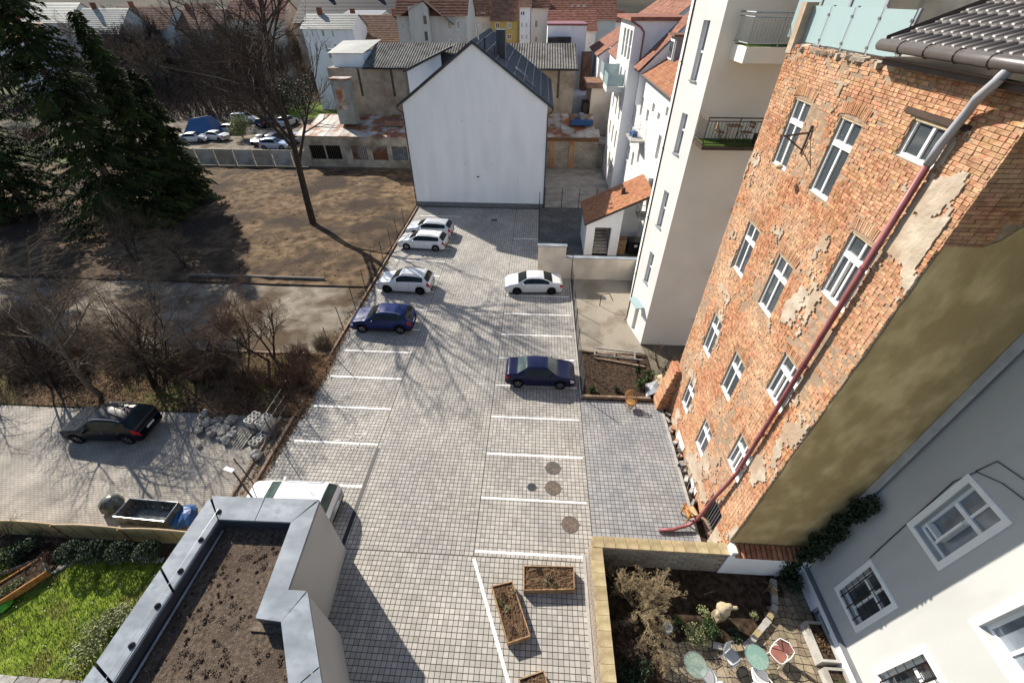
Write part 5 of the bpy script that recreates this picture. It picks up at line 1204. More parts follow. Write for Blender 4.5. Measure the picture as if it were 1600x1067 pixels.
p, h = cp('old_sedan',(877,607),(807,604)); make_car('old_sedan','dark blue saloon facing the wire fence on the right','p_navy2',p,h,'rim',glass='car_glass_light')
p, h = cp('suv',(129,691),(206,692)); make_car('suv','black estate with roof rails parked on the cobbled yard','p_black',p,h,'rim',rails='chrome')
p = gp(520,800); make_car('van','white compact people carrier half hidden behind the zinc parapet','p_white',(-10.75,9.42),math.pi,'rim',rails='grey_frame',glass='car_glass_light')
for k, (px, py, kd, pt, hd, lab) in enumerate(((338,219,'sedan','p_pearl',3.0,'pale silver car parked beside the blue tarpaulin'),(358,208,'wagon','p_white',3.1,'white car behind the pale silver one in the far car park'),(384,192,'van','p_white',.1,'white van at the back of the far car park'),
    (420,197,'suv','p_navy2',1.4,'dark blue car at the back of the far car park'),(452,196,'van','p_pearl',1.5,'light van at the back of the far car park under the tree'),(414,224,'sedan','p_black',1.5,'black car in the front row of the far car park'),
    (432,222,'wagon','p_navy2',1.6,'dark estate squeezed between two cars in the far car park'),(432,233,'suv','p_blue',.05,'pale blue car nearest the concrete panel wall'),(468,222,'wagon','p_blue',1.2,'light blue car beside the rusty shed gable'),(304,222,'sedan','p_silver',.2,'silver car half hidden by the conifer in the far car park'))):
    p = gp(px, py); make_car(kd, lab, pt, (p.x,p.y), hd, hi=False)
# ------------------------------------------------------------------ vegetation
RMIN = .003
def branch(mb, p, d, L, r, lev, maxl, rg, spread, up, nseg=4, kink=.18, twigs=None, sides=(7,5,4,3,3), kids=(5,5,4,3), tw_from=2, shrink=.62):
    pts = [p.copy()]; rad = [r]; q = p.copy(); dd = d.copy()
    for i in range(nseg):
        dd = (dd+Vector((rg.uniform(-1,1),rg.uniform(-1,1),rg.uniform(-1,1)))*kink+Z*up).normalized(); q = q+dd*(L/nseg); pts.append(q.copy()); rad.append(max(RMIN, r*(1-.72*(i+1)/nseg)))
    tgt = mb if lev < tw_from else twigs
    tgt.tube(pts, rad, sides[min(lev,4)], cap=False)
    if lev >= maxl: return
    nk = kids[min(lev,3)]
    for k in range(nk):
        f = .28+.72*(k+rg.random()*.8)/nk; f = min(f,.98); i = min(int(f*nseg), nseg-1); fr = f*nseg-i
        bp = pts[i].lerp(pts[i+1], fr); base = (pts[i+1]-pts[i]).normalized(); o = base.orthogonal().normalized(); o.rotate(Matrix.Rotation(rg.uniform(0,6.28),3,base))
        nd = (base*math.cos(spread)+o*math.sin(spread*rg.uniform(.7,1.25))).normalized()
        branch(mb, bp, nd, L*shrink*rg.uniform(.7,1.15)*(1.05-.45*f), max(.003,rad[i]*.62), lev+1, maxl, rg, spread*rg.uniform(.85,1.1), up, 3, kink*1.1, twigs, sides, kids, tw_from, shrink)
def bare_tree(label, pos, H_, r, seed, lean=(0,0), maxl=4, kids=(7,6,5,4), spread=.75, up=.05, barkm='bark', twm='twig', name='bare_tree', kink=.15, cat='tree', stems=1, stemspread=.3, first=.62, group=None, shrink=.62):
    rg = random.Random(seed); t = thing(name, label, cat, pos, 0, group); tr = MB(); tw_ = MB()
    for s_ in range(stems):
        an = rg.uniform(0,6.28); k = stemspread if stems > 1 else 0
        d = Vector((lean[0]+k*math.cos(an), lean[1]+k*math.sin(an), 1)).normalized()
        branch(tr, Vector((math.cos(an)*.12*(stems > 1),math.sin(an)*.12*(stems > 1),-.15)), d, H_*first*(1 if stems == 1 else rg.uniform(.75,1.1)), r*(1 if stems == 1 else rg.uniform(.6,1)), 0, maxl, rg, spread, up, 7, kink, tw_, kids=kids, shrink=shrink)
    tr.build('trunk', M[barkm], t, True)
    if tw_.v: tw_.build('crown', M[twm], t)
    return t
def leaf_cloud(mb, c, rx, ry, rz, n, size, rg, squash=1.0, shell=.5):
    for k in range(n):
        v = Vector((rg.gauss(0,1),rg.gauss(0,1),rg.gauss(0,1))).normalized()*(shell+(1-shell)*rg.random())
        q = Vector((c[0]+v.x*rx, c[1]+v.y*ry, c[2]+v.z*rz)); a_ = Vector((rg.uniform(-1,1),rg.uniform(-1,1),rg.uniform(-1,1)*squash)).normalized()*size*rg.uniform(.6,1.3); b_ = a_.orthogonal().normalized()*size*.55
        b_.rotate(Matrix.Rotation(rg.uniform(0,6.28),3,a_.normalized()))
        mb.add([tuple(q-a_*.5),tuple(q+b_*.5),tuple(q+a_*.5),tuple(q-b_*.5)],[(0,1,2,3)])
def shrub(label, pos, rx, ry, h, n, size, m, seed, name='shrub', lobes=6, stemm='bark', cat='shrub', group=None, shell=.3):
    rg = random.Random(seed); t = thing(name, label, cat, pos, 0, group); st = MB(); lf = MB()
    for k in range(lobes):
        an, rr = rg.uniform(0,6.28), rg.uniform(0,.62); c = (rx*rr*math.cos(an), ry*rr*math.sin(an), h*rg.uniform(.35,.75)); st.tube([(0,0,-.03),(c[0]*.5,c[1]*.5,c[2]*.5),c],[.02,.014,.006],4,False)
        leaf_cloud(lf, c, rx*.5, ry*.5, h*.36, n//lobes, size, rg, shell=shell)
    st.build('stem', M[stemm], t); lf.build('foliage', M[m], t); return t
# big bare tree by the kerb
p = gp(490,352); bare_tree('tall bare tree with thick trunk standing left of the parked cars', p, 27, .36, 11, (-.01,-.02), 4, (13,8,7,5), .66, .02, 'bark', 'twig', first=.74, kink=.13, shrink=.58)
# conifers
def conifer(label, pos, H_, rad, seed, dens=1.0, m='needle'):
    rg = random.Random(seed); t = thing('conifer', label, 'tree', pos); tr = MB(); lf = MB()
    tr.tube([(0,0,-.2),(.1,0,H_*.4),(0,.1,H_)],[H_*.016,H_*.011,.03],7); nb = int(H_*11*dens)
    for k in range(nb):
        f = .035+.965*(k+rg.random())/nb; z = H_*f; Lb = rad*(1-f)**.8*rg.uniform(.6,1.18)+.25; an = rg.uniform(0,6.28); d = Vector((math.cos(an),math.sin(an),0)); side = Vector((-d.y,d.x,0))
        pts = [Vector((0,0,z))+d*(Lb*s_)+Z*(-.32*Lb*s_*s_+.10*Lb*s_) for s_ in (0,.35,.7,1)]
        tr.tube(pts,[.05*(1-f)+.012,.03,.018,.006],3,False); ns = int(Lb*24)+6
        for q in range(ns):
            s_ = .12+.88*rg.random(); i = min(int(s_*3),2); b_ = pts[i].lerp(pts[i+1], s_*3-i); w4 = Lb*.30*(1.12-s_)*rg.uniform(-1,1)+rg.uniform(-.15,.15)
            c = b_+side*w4+Z*(-abs(w4)*.25+rg.uniform(-.12,.05)); e = (d*.6+side*(1 if w4 > 0 else -1)*.7+Z*rg.uniform(-.75,.1)).normalized()*rg.uniform(.3,.62); g2 = e.cross(Z).normalized()*rg.uniform(.035,.075)
            g3 = e.cross(g2).normalized()*.05
            lf.add([tuple(c),tuple(c+e*.55+g2),tuple(c+e),tuple(c+e*.55-g2)],[(0,1,2,3)])
            lf.add([tuple(c-e*.1),tuple(c+e*.4+g3+g2*.4),tuple(c+e*.85-Z*.12),tuple(c+e*.4-g3)],[(0,1,2,3)])
    tr.build('trunk', M['bark_light'], t); lf.build('crown', M[m], t); return t
conifer('largest dark conifer with tall leaning trunk at the left', gp(210,348), 26, 5.4, 3, 1.4)
conifer('dense dark conifer just right of the largest one', gp(277,325), 17.6, 3.4, 5, 1.5)
conifer('shorter dark conifer nearest the far concrete wall', gp(306,312), 13.0, 2.5, 8, 1.5)
conifer('conifer at the left picture edge with sparse lighter needles', gp(50,335), 25, 5.4, 13, 1.2, 'needle')
BANK = []
# trees and scrub on the leafy bank
for k, (px, py, h, r, lean, mt, tm, ml, kd, lab, st) in enumerate((
    (160,618,12,.17,(-.18,.05),'bark_light','twig_light',4,(10,7,6,4),'slender bare tree with pale trunk leaning left over the black estate',1),
    (240,604,9,.10,(.0,.05),'bark','twig_light',4,(8,6,5,4),'multi-stemmed bare tree in the middle of the leafy bank',4),
    (312,600,9.5,.12,(-.08,.05),'bark','twig_light',4,(9,7,5,4),'bare tree with fine spreading twigs at the right of the bank',3),
    (82,606,7,.09,(-.1,0),'bark','twig',4,(8,6,6,4),'dark bare scrub tree near the left edge of the bank',4),
    (20,560,10,.12,(-.05,0),'bark_light','twig_red',4,(8,7,5,4),'bare tree with curled dead leaves at the far left edge',2),
    (425,562,8,.11,(.0,.05),'bark','twig_red',4,(9,7,6,4),'reddish brown bare fruit tree at the edge of the car park',3),
    (350,596,3.4,.05,(.1,0),'bark','twig_light',3,(6,5,4,3),'low bare sapling on the bank behind the stone heap',3))):
    BANK.append(bare_tree(lab, gp(px,py), h, r, 40+k, lean, ml, kd, .72, .02, mt, tm, stems=st, first=.66, kink=.2))
for k, (px, py, w_, h, m, lab) in enumerate(((455,592,1.7,1.9,'twig_red','thick reddish brown bramble bush beside the fence stakes'),(395,606,1.6,1.5,'twig_red','reddish scrub bush left of the bramble'),(470,560,1.1,1.4,'twig_red','small reddish scrub bush against the brown kerb'),
    (360,640,1.4,1.0,'twig_light','low dry scrub above the stone heap'),(505,540,.8,1.0,'twig_light','dry scrub tuft near the kerb and concrete yard'),(180,330,2.0,1.8,'twig_red','rusty brown bush at the foot of the conifers'),(120,590,1.5,1.3,'twig','dark tangled scrub under the leaning tree'),(55,578,2.0,2.2,'twig_light','tall dry scrub near the left picture edge'),(205,572,1.8,2.2,'twig_light','tall dry scrub behind the multi-stemmed tree'),(275,575,1.7,2.0,'twig_light','dry scrub between the bank trees'),(335,585,1.5,2.0,'twig_red','reddish scrub beside the right bank tree'),(25,520,2.2,2.6,'twig_light','pale dry scrub on the dirt track at the left edge'),(140,545,1.6,2.2,'twig_light','pale dry scrub behind the leaning pale trunk'))):
    rg = random.Random(90+k); t = thing('bramble_bush', lab, 'bush', gp(px,py)); b_ = MB()
    for q in range(int(260*w_)):
        an, rr = rg.uniform(0,6.28), rg.random()**.6*w_*.7; x, y = rr*math.cos(an), rr*math.sin(an); l = h*rg.uniform(.5,1.2); a2 = rg.uniform(0,6.28); k2 = rg.uniform(.2,.9)
        b_.tube([(x,y,-.02),(x+.3*k2*l*math.cos(a2),y+.3*k2*l*math.sin(a2),l*.6),(x+.8*k2*l*math.cos(a2),y+.8*k2*l*math.sin(a2),l*(1-.35*k2))],[.012,.008,.003],3,False)
    b_.build('twigs', M[m], t)
RMIN = .014
for k, (px, py, src, sc, lab) in enumerate(((265,590,1,.9,'bare tree standing between the middle and right trees of the bank'),(385,585,5,.75,'small reddish tree left of the bramble bush'),(290,420,2,.7,'pale arching bare bush in the conifer shadow'),(215,410,1,.7,'low spreading bare bush below the conifers'))):
    o = copy_tree(BANK[src]); o['label'] = lab; o.location = gp(px,py); o.rotation_euler = (0,0,1.3+k*1.9); o.scale = (sc,)*3
# background woods beyond the far car park: trees one can tell apart
WOOD = []
for k, (px, py, h, m, lab) in enumerate(((325,160,17,'twig','bare brown tree behind the blue tarpaulin'),(270,150,18,'twig_light','greyish bare tree above the conifers right'),(385,170,17,'twig','dark bare tree behind the far car park'),(420,150,16,'twig','bare tree left of the bright meadow'),
    (460,150,17,'twig','tangled bare tree in front of the pale blue house'),(345,120,20,'twig_red','tall reddish bare tree rising to the top edge'),(240,130,19,'twig','bare tree between the conifers and the brown roofs'),(480,120,15,'twig','bare tree beside the white hut'),(510,95,15,'twig','bare tree between the pale blue house and the brown roof'),(150,150,17,'twig','bare tree behind the largest conifer'),(440,100,18,'twig_light','greyish tree above the meadow'),(40,170,16,'twig','bare tree behind the conifers at the far left'),(570,85,12,'twig','dark bare tree before the brown tiled roof'))):
    if k < 4: WOOD.append(bare_tree(lab, gp(px,py+10), h, .24, 140+k, (0,0), 4, (10,8,6,4), .68, .04, 'bark', m, stems=2, stemspread=.2, first=.66, kink=.15))
    else:
        o = copy_tree(WOOD[k % 4]); o['label'] = lab; o.location = gp(px,py+10); o.rotation_euler = (0,0,k*1.7); o.scale = (h/17,)*3
wr_ = random.Random(77)
for k in range(62):
    px, py = wr_.uniform(-20,530), wr_.uniform(95,165)
    if px > 420: py = min(py, 118)
    o = copy_tree(WOOD[k % 4]); o['label'] = 'bare brown tree in the wood beyond the far car park'; o['group'] = 'bare trees of the wood beyond the far car park'; o.location = gp(px,py); o.rotation_euler = (0,0,k*2.1); o.scale = (wr_.uniform(.7,1.0),)*3
RMIN = .003
for k, (px, py, w_, h, m, lab) in enumerate(((380,216,2.2,3.6,'leaf_pale','yellowish green shrub between the far parked cars'),(475,185,3.5,7.5,'leaf_dark','dark evergreen behind the bright meadow'),(445,180,3,5.5,'leaf_dark','dark evergreen hedge behind the far cars'),(60,230,4,3,'twig_red','brownish scrub clump left of the dirt field'),(500,150,3,6,'leaf_dark','dark evergreen bush against the pale blue house'))):
    shrub(lab, gp(px,py), w_, w_, h, 2600, .28, m, 200+k, lobes=8)
a = MB(); p = gp(322,214); 
for s_ in range(1): a.add([(p.x-3.6,p.y-1,0),(p.x+2.6,p.y-1,0),(p.x+2.4,p.y+3,0),(p.x-3.4,p.y+3,0),(p.x-1.6,p.y,2.7),(p.x+1.2,p.y+.2,3.1),(p.x+1.0,p.y+2,2.9),(p.x-1.8,p.y+2,2.5)],[(0,1,5,4),(1,2,6,5),(2,3,7,6),(3,0,4,7),(4,5,6,7)])
tag(a.build('tarpaulin_heap', M['plastic_blue']), 'blue tarpaulin covered heap in the far car park', 'tarpaulin')
# undergrowth that nobody could count
rg = random.Random(4); a = MB()
for k in range(5200):
    x, y = rg.uniform(-110,-30), rg.uniform(84,118); l = rg.uniform(1.5,5)
    if x > -50 and y < 100: continue
    b1 = (x,y,0); b2 = (x+rg.uniform(-1,1),y+rg.uniform(-1,1),l*.6); a.tube([b1,b2,(x+rg.uniform(-2,2),y+rg.uniform(-2,2),l)],[.06,.03,.008],3,False)
tag(a.build('undergrowth', M['twig']), 'tangle of bare undergrowth beyond the far car park', 'undergrowth', kind='stuff')
# fallen leaves
def scatter(name, lab, cat, n, area, size, m, seed, z=.05):
    rg = random.Random(seed); a = MB()
    while len(a.f) < n:
        x, y = area(rg); s_ = size*rg.uniform(.6,1.4); an = rg.uniform(0,6.28); c_, s2 = math.cos(an)*s_, math.sin(an)*s_; zz_ = z+rg.uniform(0,.06)
        a.add([(x-c_,y-s2,zz_),(x+s2*.6,y-c_*.6,zz_+rg.uniform(0,.04)),(x+c_,y+s2,zz_+rg.uniform(-.01,.03)),(x-s2*.6,y+c_*.6,zz_)],[(0,1,2,3)])
    tag(a.build(name, M[m]), lab, cat, kind='stuff')
scatter('fallen_leaves', 'brown fallen leaves along the kerb and over the bank', 'leaves', 14000, lambda g: (g.choice([g.uniform(-34,-13.5), g.gauss(-13.9,.5)]), g.uniform(14.9,20.2)), .055, 'leaf_dead', 21, .11)
scatter('kerb_leaves', 'drift of brown leaves lying against the kerb on the pavers', 'leaves', 5200, lambda g: (g.choice([-13.22+abs(g.gauss(0,.17)), -13.5-abs(g.gauss(0,.35))]), g.choice([g.uniform(8.6,33), g.gauss(17,2.5)])), .05, 'leaf_dead', 22, .012)
scatter('field_leaves', 'scattered pale leaves and litter on the dirt field', 'leaves', 3500, lambda g: (g.uniform(-60,-13.8), g.uniform(29.8,57)), .09, 'leaf_dead', 23, .13)
scatter('bank_litter', 'pale bits of litter strewn on the bank', 'litter', 260, lambda g: (g.uniform(-34,-15), g.uniform(15,20)), .06, 'twig_dry', 24, .12)
# lawn blades
rg = random.Random(6); a = MB()
for k in range(34000):
    x, y = rg.uniform(-23,-11.9), rg.uniform(1.5,7.0); h = rg.uniform(.03,.09); dx, dy = rg.uniform(-.03,.03), rg.uniform(-.03,.03); w4 = .012
    a.add([(x-w4,y,.0),(x+w4,y+rg.uniform(-w4,w4),.0),(x+dx,y+dy,h+.02)],[(0,1,2)])
tag(a.build('lawn_grass', M['lawn']), 'bright green lawn grass in the lower left garden', 'grass', kind='stuff')
scatter('lawn_daisies', 'tiny white daisies dotted over the lawn', 'daisies', 260, lambda g: (g.uniform(-21,-13), g.uniform(2,6.5)), .025, 'kerb', 26, .08)
# topiary row, garden scrub
for k, (px, lab) in enumerate(((128,'clipped round bush nearest the bare scrub by the reed fence'),(163,'second clipped round bush along the reed fence'),(203,'third clipped round bush along the reed fence'),(245,'clipped round bush nearest the zinc parapet'))):
    p = gp(px,874); t = thing('clipped_bush', lab, 'topiary', p, 0, 'clipped bushes along the reed fence'); rg = random.Random(60+k); a = MB(); leaf_cloud(a,(0,0,.72),.52,.5,.48,1500,.085,rg,shell=.82); a.build('foliage', M['leaf_dark'], t); a = MB(); a.tube([(0,0,-.05),(0,0,.5)],[.04,.03],5); a.build('stem', M['bark_light'], t)
for k, (px, py, w_, h, m, lab) in enumerate(((50,865,.7,.9,'leaf_dark','dark leafy bush by the reed fence at the left'),(20,880,.8,.8,'leaf','sprawling green plant beside the raised bed'),(150,1010,1.3,.7,'leaf_pale','pale yellowish low shrub on the lawn beside the parapet'),(190,960,.8,.5,'leaf_pale','small pale shrub above the yellowish one'))):
    shrub(lab, gp(px,py), w_, w_, h, 1500, .09, m, 260+k)
bare_tree('brown leafless bush between the reed fence and the clipped bushes', gp(100,868), 1.6, .03, 71, maxl=3, kids=(6,5,4,3), stems=6, stemspread=.6, twm='twig_red', name='bare_bush', cat='bush')
bare_tree('sparse bare sapling in front of the reed fence at the left edge', gp(15,862), 3.0, .035, 72, maxl=3, kids=(6,5,4,3), stems=2, twm='twig', name='bare_bush', cat='bush')
# courtyard planting
bare_tree('large straw coloured dry bush in the walled courtyard', (4.55,6.3,.1), 2.6, .05, 81, maxl=4, kids=(7,6,5,4), stems=9, stemspread=.55, barkm='twig_dry', twm='twig_dry', spread=.8, name='dry_bush', cat='bush')
bare_tree('smaller straw coloured dry bush in front of the large one', (5.0,4.9,.1), 1.5, .03, 82, maxl=4, kids=(6,5,4,3), stems=8, stemspread=.6, barkm='twig_dry', twm='twig_dry', name='dry_bush', cat='bush')
bare_tree('straw coloured dry shrub behind the large one by the stone wall', (3.8,7.2,.1), 1.6, .03, 86, maxl=4, kids=(6,5,4,3), stems=7, stemspread=.6, barkm='twig_dry', twm='twig_dry', name='dry_bush', cat='bush')
bare_tree('low brown dry shrub at the corner nearest the camera in the courtyard', (3.9,5.2,.1), 1.5, .03, 87, maxl=4, kids=(6,5,4,3), stems=7, stemspread=.6, barkm='twig_light', twm='twig_light', name='dry_bush', cat='bush')
bare_tree('small bare sapling with pale stem against the plastered garden wall', (9.7,7.1,.1), 2.2, .03, 83, maxl=2, kids=(5,3,3,3), barkm='twig_light', twm='twig_light', name='bare_sapling')
bare_tree('pruned rose stem beside the statue', (7.3,6.9,.1), 1.0, .02, 84, maxl=1, kids=(4,3,3,3), barkm='twig_dry', twm='twig_dry', name='rose_stem', cat='plant')
for k, (x, y, w_, h, m, n_, lab) in enumerate(((7.0,6.2,.3,.5,'leaf_pale',260,'small pale green plant left of the statue'),(6.55,5.3,.62,.6,'leaf_pale',1100,'variegated pale leafy shrub at the edge of the flower bed'),(7.1,5.5,.45,.55,'leaf',700,'fresh green shrub right of the variegated one'),(5.9,5.75,.28,.4,'leaf',240,'small green plant beside the white pot'),(7.95,5.45,.35,.35,'leaf_dark',350,'dark leafy plant below the statue shadow'),(8.95,6.2,.2,.25,'leaf_pale',140,'tiny yellowish plant by the edging stones'),
    (4.1,4.0,.7,.8,'leaf_dark',1300,'dark leafy shrub at the courtyard corner near the coping'),(4.6,3.2,.6,.9,'leaf',900,'green shrub at the bottom edge of the courtyard'),(10.7,7.3,.55,.9,'leaf_dark',1500,'dark evergreen shrub in the corner under the ivy'))):
    shrub(lab, (x,y,.1), w_, w_, h, n_, .10 if m != 'leaf_pale' else .085, m, 300+k)
iv = thing('ivy', 'dark evergreen ivy climbing the corner between the stained flank and the grey house', 'ivy', (11.1,7.95,0)); a = MB(); st = MB(); rg = random.Random(33)
for k in range(46):
    f = k/46; z = .6+f*5.6; c = (11.15-rg.uniform(0,.75)*(1-f*.75)-11.1, -.05-rg.uniform(0,.35), z); leaf_cloud(a, c, .36*(1-f*.5), .22, .34, 95, .13, rg)
st.tube([(0,.0,0),(-.1,-.05,2),(.1,0,4),(.12,0,6.2)],.03,5); st.build('stem', M['bark'], iv); a.build('foliage', M['leaf_dark'], iv)
# garden bed between gravel yard and plaza
for k, (px, py, w_, h, m, n_, lab) in enumerate(((925,612,.35,.45,'leaf',380,'small green plant at the left end of the soil bed'),(964,612,.3,.4,'leaf_dark',300,'small dark green plant in the middle of the soil bed'),(1000,606,.5,.7,'leaf',700,'green leafy bush at the right of the soil bed'),(1013,595,.45,.8,'leaf',600,'yellowish green bush beside the brick buttress'),(995,588,.3,1.0,'needle_light',500,'slim dark evergreen in the soil bed'))):
    shrub(lab, gp(px,py), w_, w_, h, n_, .09, m, 340+k)
bare_tree('tangled bare climber at the foot of the cream tower', gp(1035,575), 2.2, .04, 95, maxl=4, kids=(6,5,4,3), stems=6, stemspread=.7, twm='twig_red', name='bare_bush', cat='bush')
# ------------------------------------------------------------------ props on the paving
def planter(corners, label, seed):
    c = sum((Vector((*q,0)) for q in corners), Vector())/4; t = thing('planter_box', label, 'planter', (c.x,c.y,0)); Hh = .42; n = 4; cs = [Vector((*q,0))-c for q in corners]; rg = random.Random(seed)
    for i in range(4):
        A, B = cs[i], cs[(i+1)%4]; d = (B-A).normalized(); nn = Vector((d.y,-d.x,0))
        if nn.dot((A+B)/2) < 0: nn = -nn
        for j in range(2):
            m2 = MB(); z0, z1 = .02+j*.205, .215+j*.205; e = .02*(i % 2)
            A2, B2 = A+d*e, B-d*e
            m2.add([tuple(A2+Z*z0),tuple(B2+Z*z0),tuple(B2-nn*.035+Z*z0),tuple(A2-nn*.035+Z*z0),tuple(A2+Z*z1),tuple(B2+Z*z1),tuple(B2-nn*.035+Z*z1),tuple(A2-nn*.035+Z*z1)],[(0,1,5,4),(1,2,6,5),(2,3,7,6),(3,0,4,7),(4,5,6,7)]); m2.build('plank', M['wood'], t)
    m2 = MB(); N_ = 14; P_ = []
    for j in range(N_+1):
        for i in range(N_+1):
            u, v = i/N_, j/N_; q = (cs[0]*(1-u)+cs[1]*u)*(1-v)+(cs[3]*(1-u)+cs[2]*u)*v; P_.append(tuple(q*.97+Z*(.36+rg.uniform(-.03,.04))))
    m2.add(P_, [(j*(N_+1)+i,j*(N_+1)+i+1,(j+1)*(N_+1)+i+1,(j+1)*(N_+1)+i) for j in range(N_) for i in range(N_)]); m2.build('soil', M['bark_mulch'], t)
    m2 = MB(); m3 = MB()
    for k in range(420):
        u, v = rg.uniform(.04,.96), rg.uniform(.04,.96); q = ((cs[0]*(1-u)+cs[1]*u)*(1-v)+(cs[3]*(1-u)+cs[2]*u)*v)*.95+Z*.38; m2.obox(tuple(q), rg.uniform(.02,.07), rg.uniform(.015,.03), .012, rg.uniform(0,3), rg.uniform(-.5,.5))
    tag(m2.build('bark_chips', M['leaf_dead'], t), kind='stuff')
    for k in range(5):
        u, v = rg.uniform(.12,.88), rg.uniform(.15,.85); q = ((cs[0]*(1-u)+cs[1]*u)*(1-v)+(cs[3]*(1-u)+cs[2]*u)*v)*.95; m3 = MB(); leaf_cloud(m3,(q.x,q.y,.44),.13,.13,.1,110,.05,rg); m3.build('plant', M[('leaf_pale','twig','sedum','twig_dry','leaf')[k]], t)
xy = lambda px, py, z=.42: tuple(gp(px,py,z)[:2])
planter([xy(818,922),xy(898,920),xy(897,884),xy(818,883)], 'rectangular wooden planter box beside the low stone wall', 1)
planter([xy(793,1005),xy(829,993),xy(801,907),xy(768,915)], 'slanted wooden planter box next to the diagonal white line', 2)
p0 = Vector((*xy(810,1060),0)); d1 = (Vector((*xy(850,1046),0))-p0); d2 = Vector((d1.y,-d1.x,0)).normalized()*2.0
planter([tuple((p0+d2)[:2]),tuple((p0+d1+d2)[:2]),tuple((p0+d1)[:2]),tuple(p0[:2])], 'wooden planter box cut off by the bottom edge', 3)
# right-hand wire fence with posts
rf = thing('wire_fence', 'dark wire mesh fence along the right edge of the parking bays', 'fence', (3.2,17.3,0))
for k in range(7):
    y = 17.35+k*2.25; m2 = MB(); m2.tube([(3.2,y,0),(3.2,y,1.75 if k < 6 else 2.4)], .03, 6); part('post', m2, 'black_steel', rf)
m2 = MB()
for i in range(57): y = 17.35+i*.24; m2.tube([(3.2,y,.05),(3.2,y,1.6)], .006, 3, False)
for j in range(9): z = .05+j*.19; m2.tube([(3.2,17.35,z),(3.2,30.85,z)], .006, 3, False)
tag(part('mesh', m2, 'anthracite', rf), kind='stuff')
nf = thing('yard_fence', 'dark mesh fence between the shaded bays and the neighbouring yard', 'fence', (.42,31.4,0))
for k in range(7): m2 = MB(); y = 31.5+k*2.4; m2.tube([(.42,y,0),(.42,y,1.9)], .03, 5); part('post', m2, 'black_steel', nf)
m2 = MB()
for j in range(8): m2.tube([(.42,31.5,.1+j*.24),(.42,45.8,.1+j*.24)], .008, 3, False)
tag(part('mesh', m2, 'anthracite', nf), kind='stuff')
bf = thing('gate_fence', 'low mesh gate fence across the yard behind the gable house corner', 'fence', (1,46.3,0))
for k in range(5): m2 = MB(); m2.tube([(1.0+k*1.9,46.3,0),(1.0+k*1.9,46.3,2.2)], .035, 5); part('post', m2, 'black_steel', bf)
m2 = MB()
for i in range(40): m2.tube([(1.0+i*.195,46.3,.05),(1.0+i*.195,46.3,1.6)], .008, 3, False)
for z in (.08,.8,1.6): m2.tube([(1.0,46.3,z),(8.6,46.3,z)], .012, 3, False)
tag(part('mesh', m2, 'anthracite', bf), kind='stuff')
# soil bed with timber edging
sheet('soil_bed', [(3.2,17.3),(7.75,17.35),(7.75,21.5),(3.2,21.6)], .02, 'soil')
for (A,B,h,lab) in (((3.15,17.32),(7.2,17.36),.22,'weathered timber beam edging the soil bed by the plaza'),((3.2,21.6),(7.0,21.0),.14,'timber beam lying between gravel yard and soil bed'),((4.2,20.9),(7.4,20.2),.12,'second loose beam across the soil bed')):
    m2 = MB(); m2.obox(((A[0]+B[0])/2,(A[1]+B[1])/2,h/2+.02), math.hypot(B[0]-A[0],B[1]-A[1]), .14, h, math.atan2(B[1]-A[1],B[0]-A[0])); tag(m2.build('timber_beam', M['kerb_brown']), lab, 'beam')
fr_ = thing('wooden_frame', 'grey wooden frame lying at the back of the soil bed', 'wooden frame', (5.8,21.2,.2), -.12)  # plain wooden frame with crossbars, not a ladder
for y in (-.35,.35): a = MB(); a.box(-1.6,1.6,y-.04,y+.04,0,.08); a.build('rail', M['wood_grey'], fr_)
for x in (-1.5,-.2,1.1): a = MB(); a.box(x-.04,x+.04,-.31,.31,0,.07); a.build('crossbar', M['wood_grey'], fr_)
a = MB(); a.tube([(-.5,-.02,0),(-.5,-.02,1.05),(.1,-.02,1.15),(.45,-.02,.5)], .035, 5); o = a.build('swing_rail', M['brown_steel']); o.location = gp(947,478); tag(o, 'bent rusty metal rail standing on the gravel yard', 'rail')
for k, (px, py, lab) in enumerate(((1017,612,'crumpled silver sheet leaning by the buttress'),(1024,602,'yellow board lying behind the silver sheet'))):
    a = MB(); p = gp(px,py); a.add([(p.x-.4,p.y-.5,.05),(p.x+.3,p.y-.4,.5),(p.x+.35,p.y+.4,.6),(p.x-.3,p.y+.5,.15),(p.x,p.y,.5)],[(0,1,4),(1,2,4),(2,3,4),(3,0,4)]); tag(a.build('loose_sheet', M['steel' if k == 0 else 'wood_yellow']), lab, 'sheet')
# rattan chair
p = gp(984,636); t = thing('rattan_chair', 'golden rattan armchair at the edge of the plaza', 'chair', p, .25)
a = MB(); a.lathe([(.27,.36),(.29,.39),(.29,.43),(.26,.45)], n=14); a.build('seat', M['rattan'], t)
for x, y in ((-.22,-.2),(.22,-.2),(-.2,.2),(.2,.2)): a = MB(); a.tube([(x*1.15,y*1.15,0),(x,y,.4)], .02, 6); a.build('leg', M['rattan'], t)
a = MB(); a.tube([(-.3,-.1,.45),(-.33,.1,.68),(-.3,.28,.85),(-.16,.36,1.02),(0,.38,1.06),(.16,.36,1.02),(.3,.28,.85),(.33,.1,.68),(.3,-.1,.45)], .025, 6); a.build('back_frame', M['rattan'], t)
for k in range(9): a = MB(); x = -.24+k*.06; a.tube([(x,.25,.42),(x,.33,.7),(x*.8,.37,1.02-abs(x)*.5)], .012, 4); a.build('back_cane', M['rattan'], t)
a = MB(); a.tube([(-.26,.0,.2),(0,-.27,.2),(.26,0,.2),(0,.25,.2),(-.26,0,.2)], .015, 5); a.build('stretcher', M['rattan'], t)
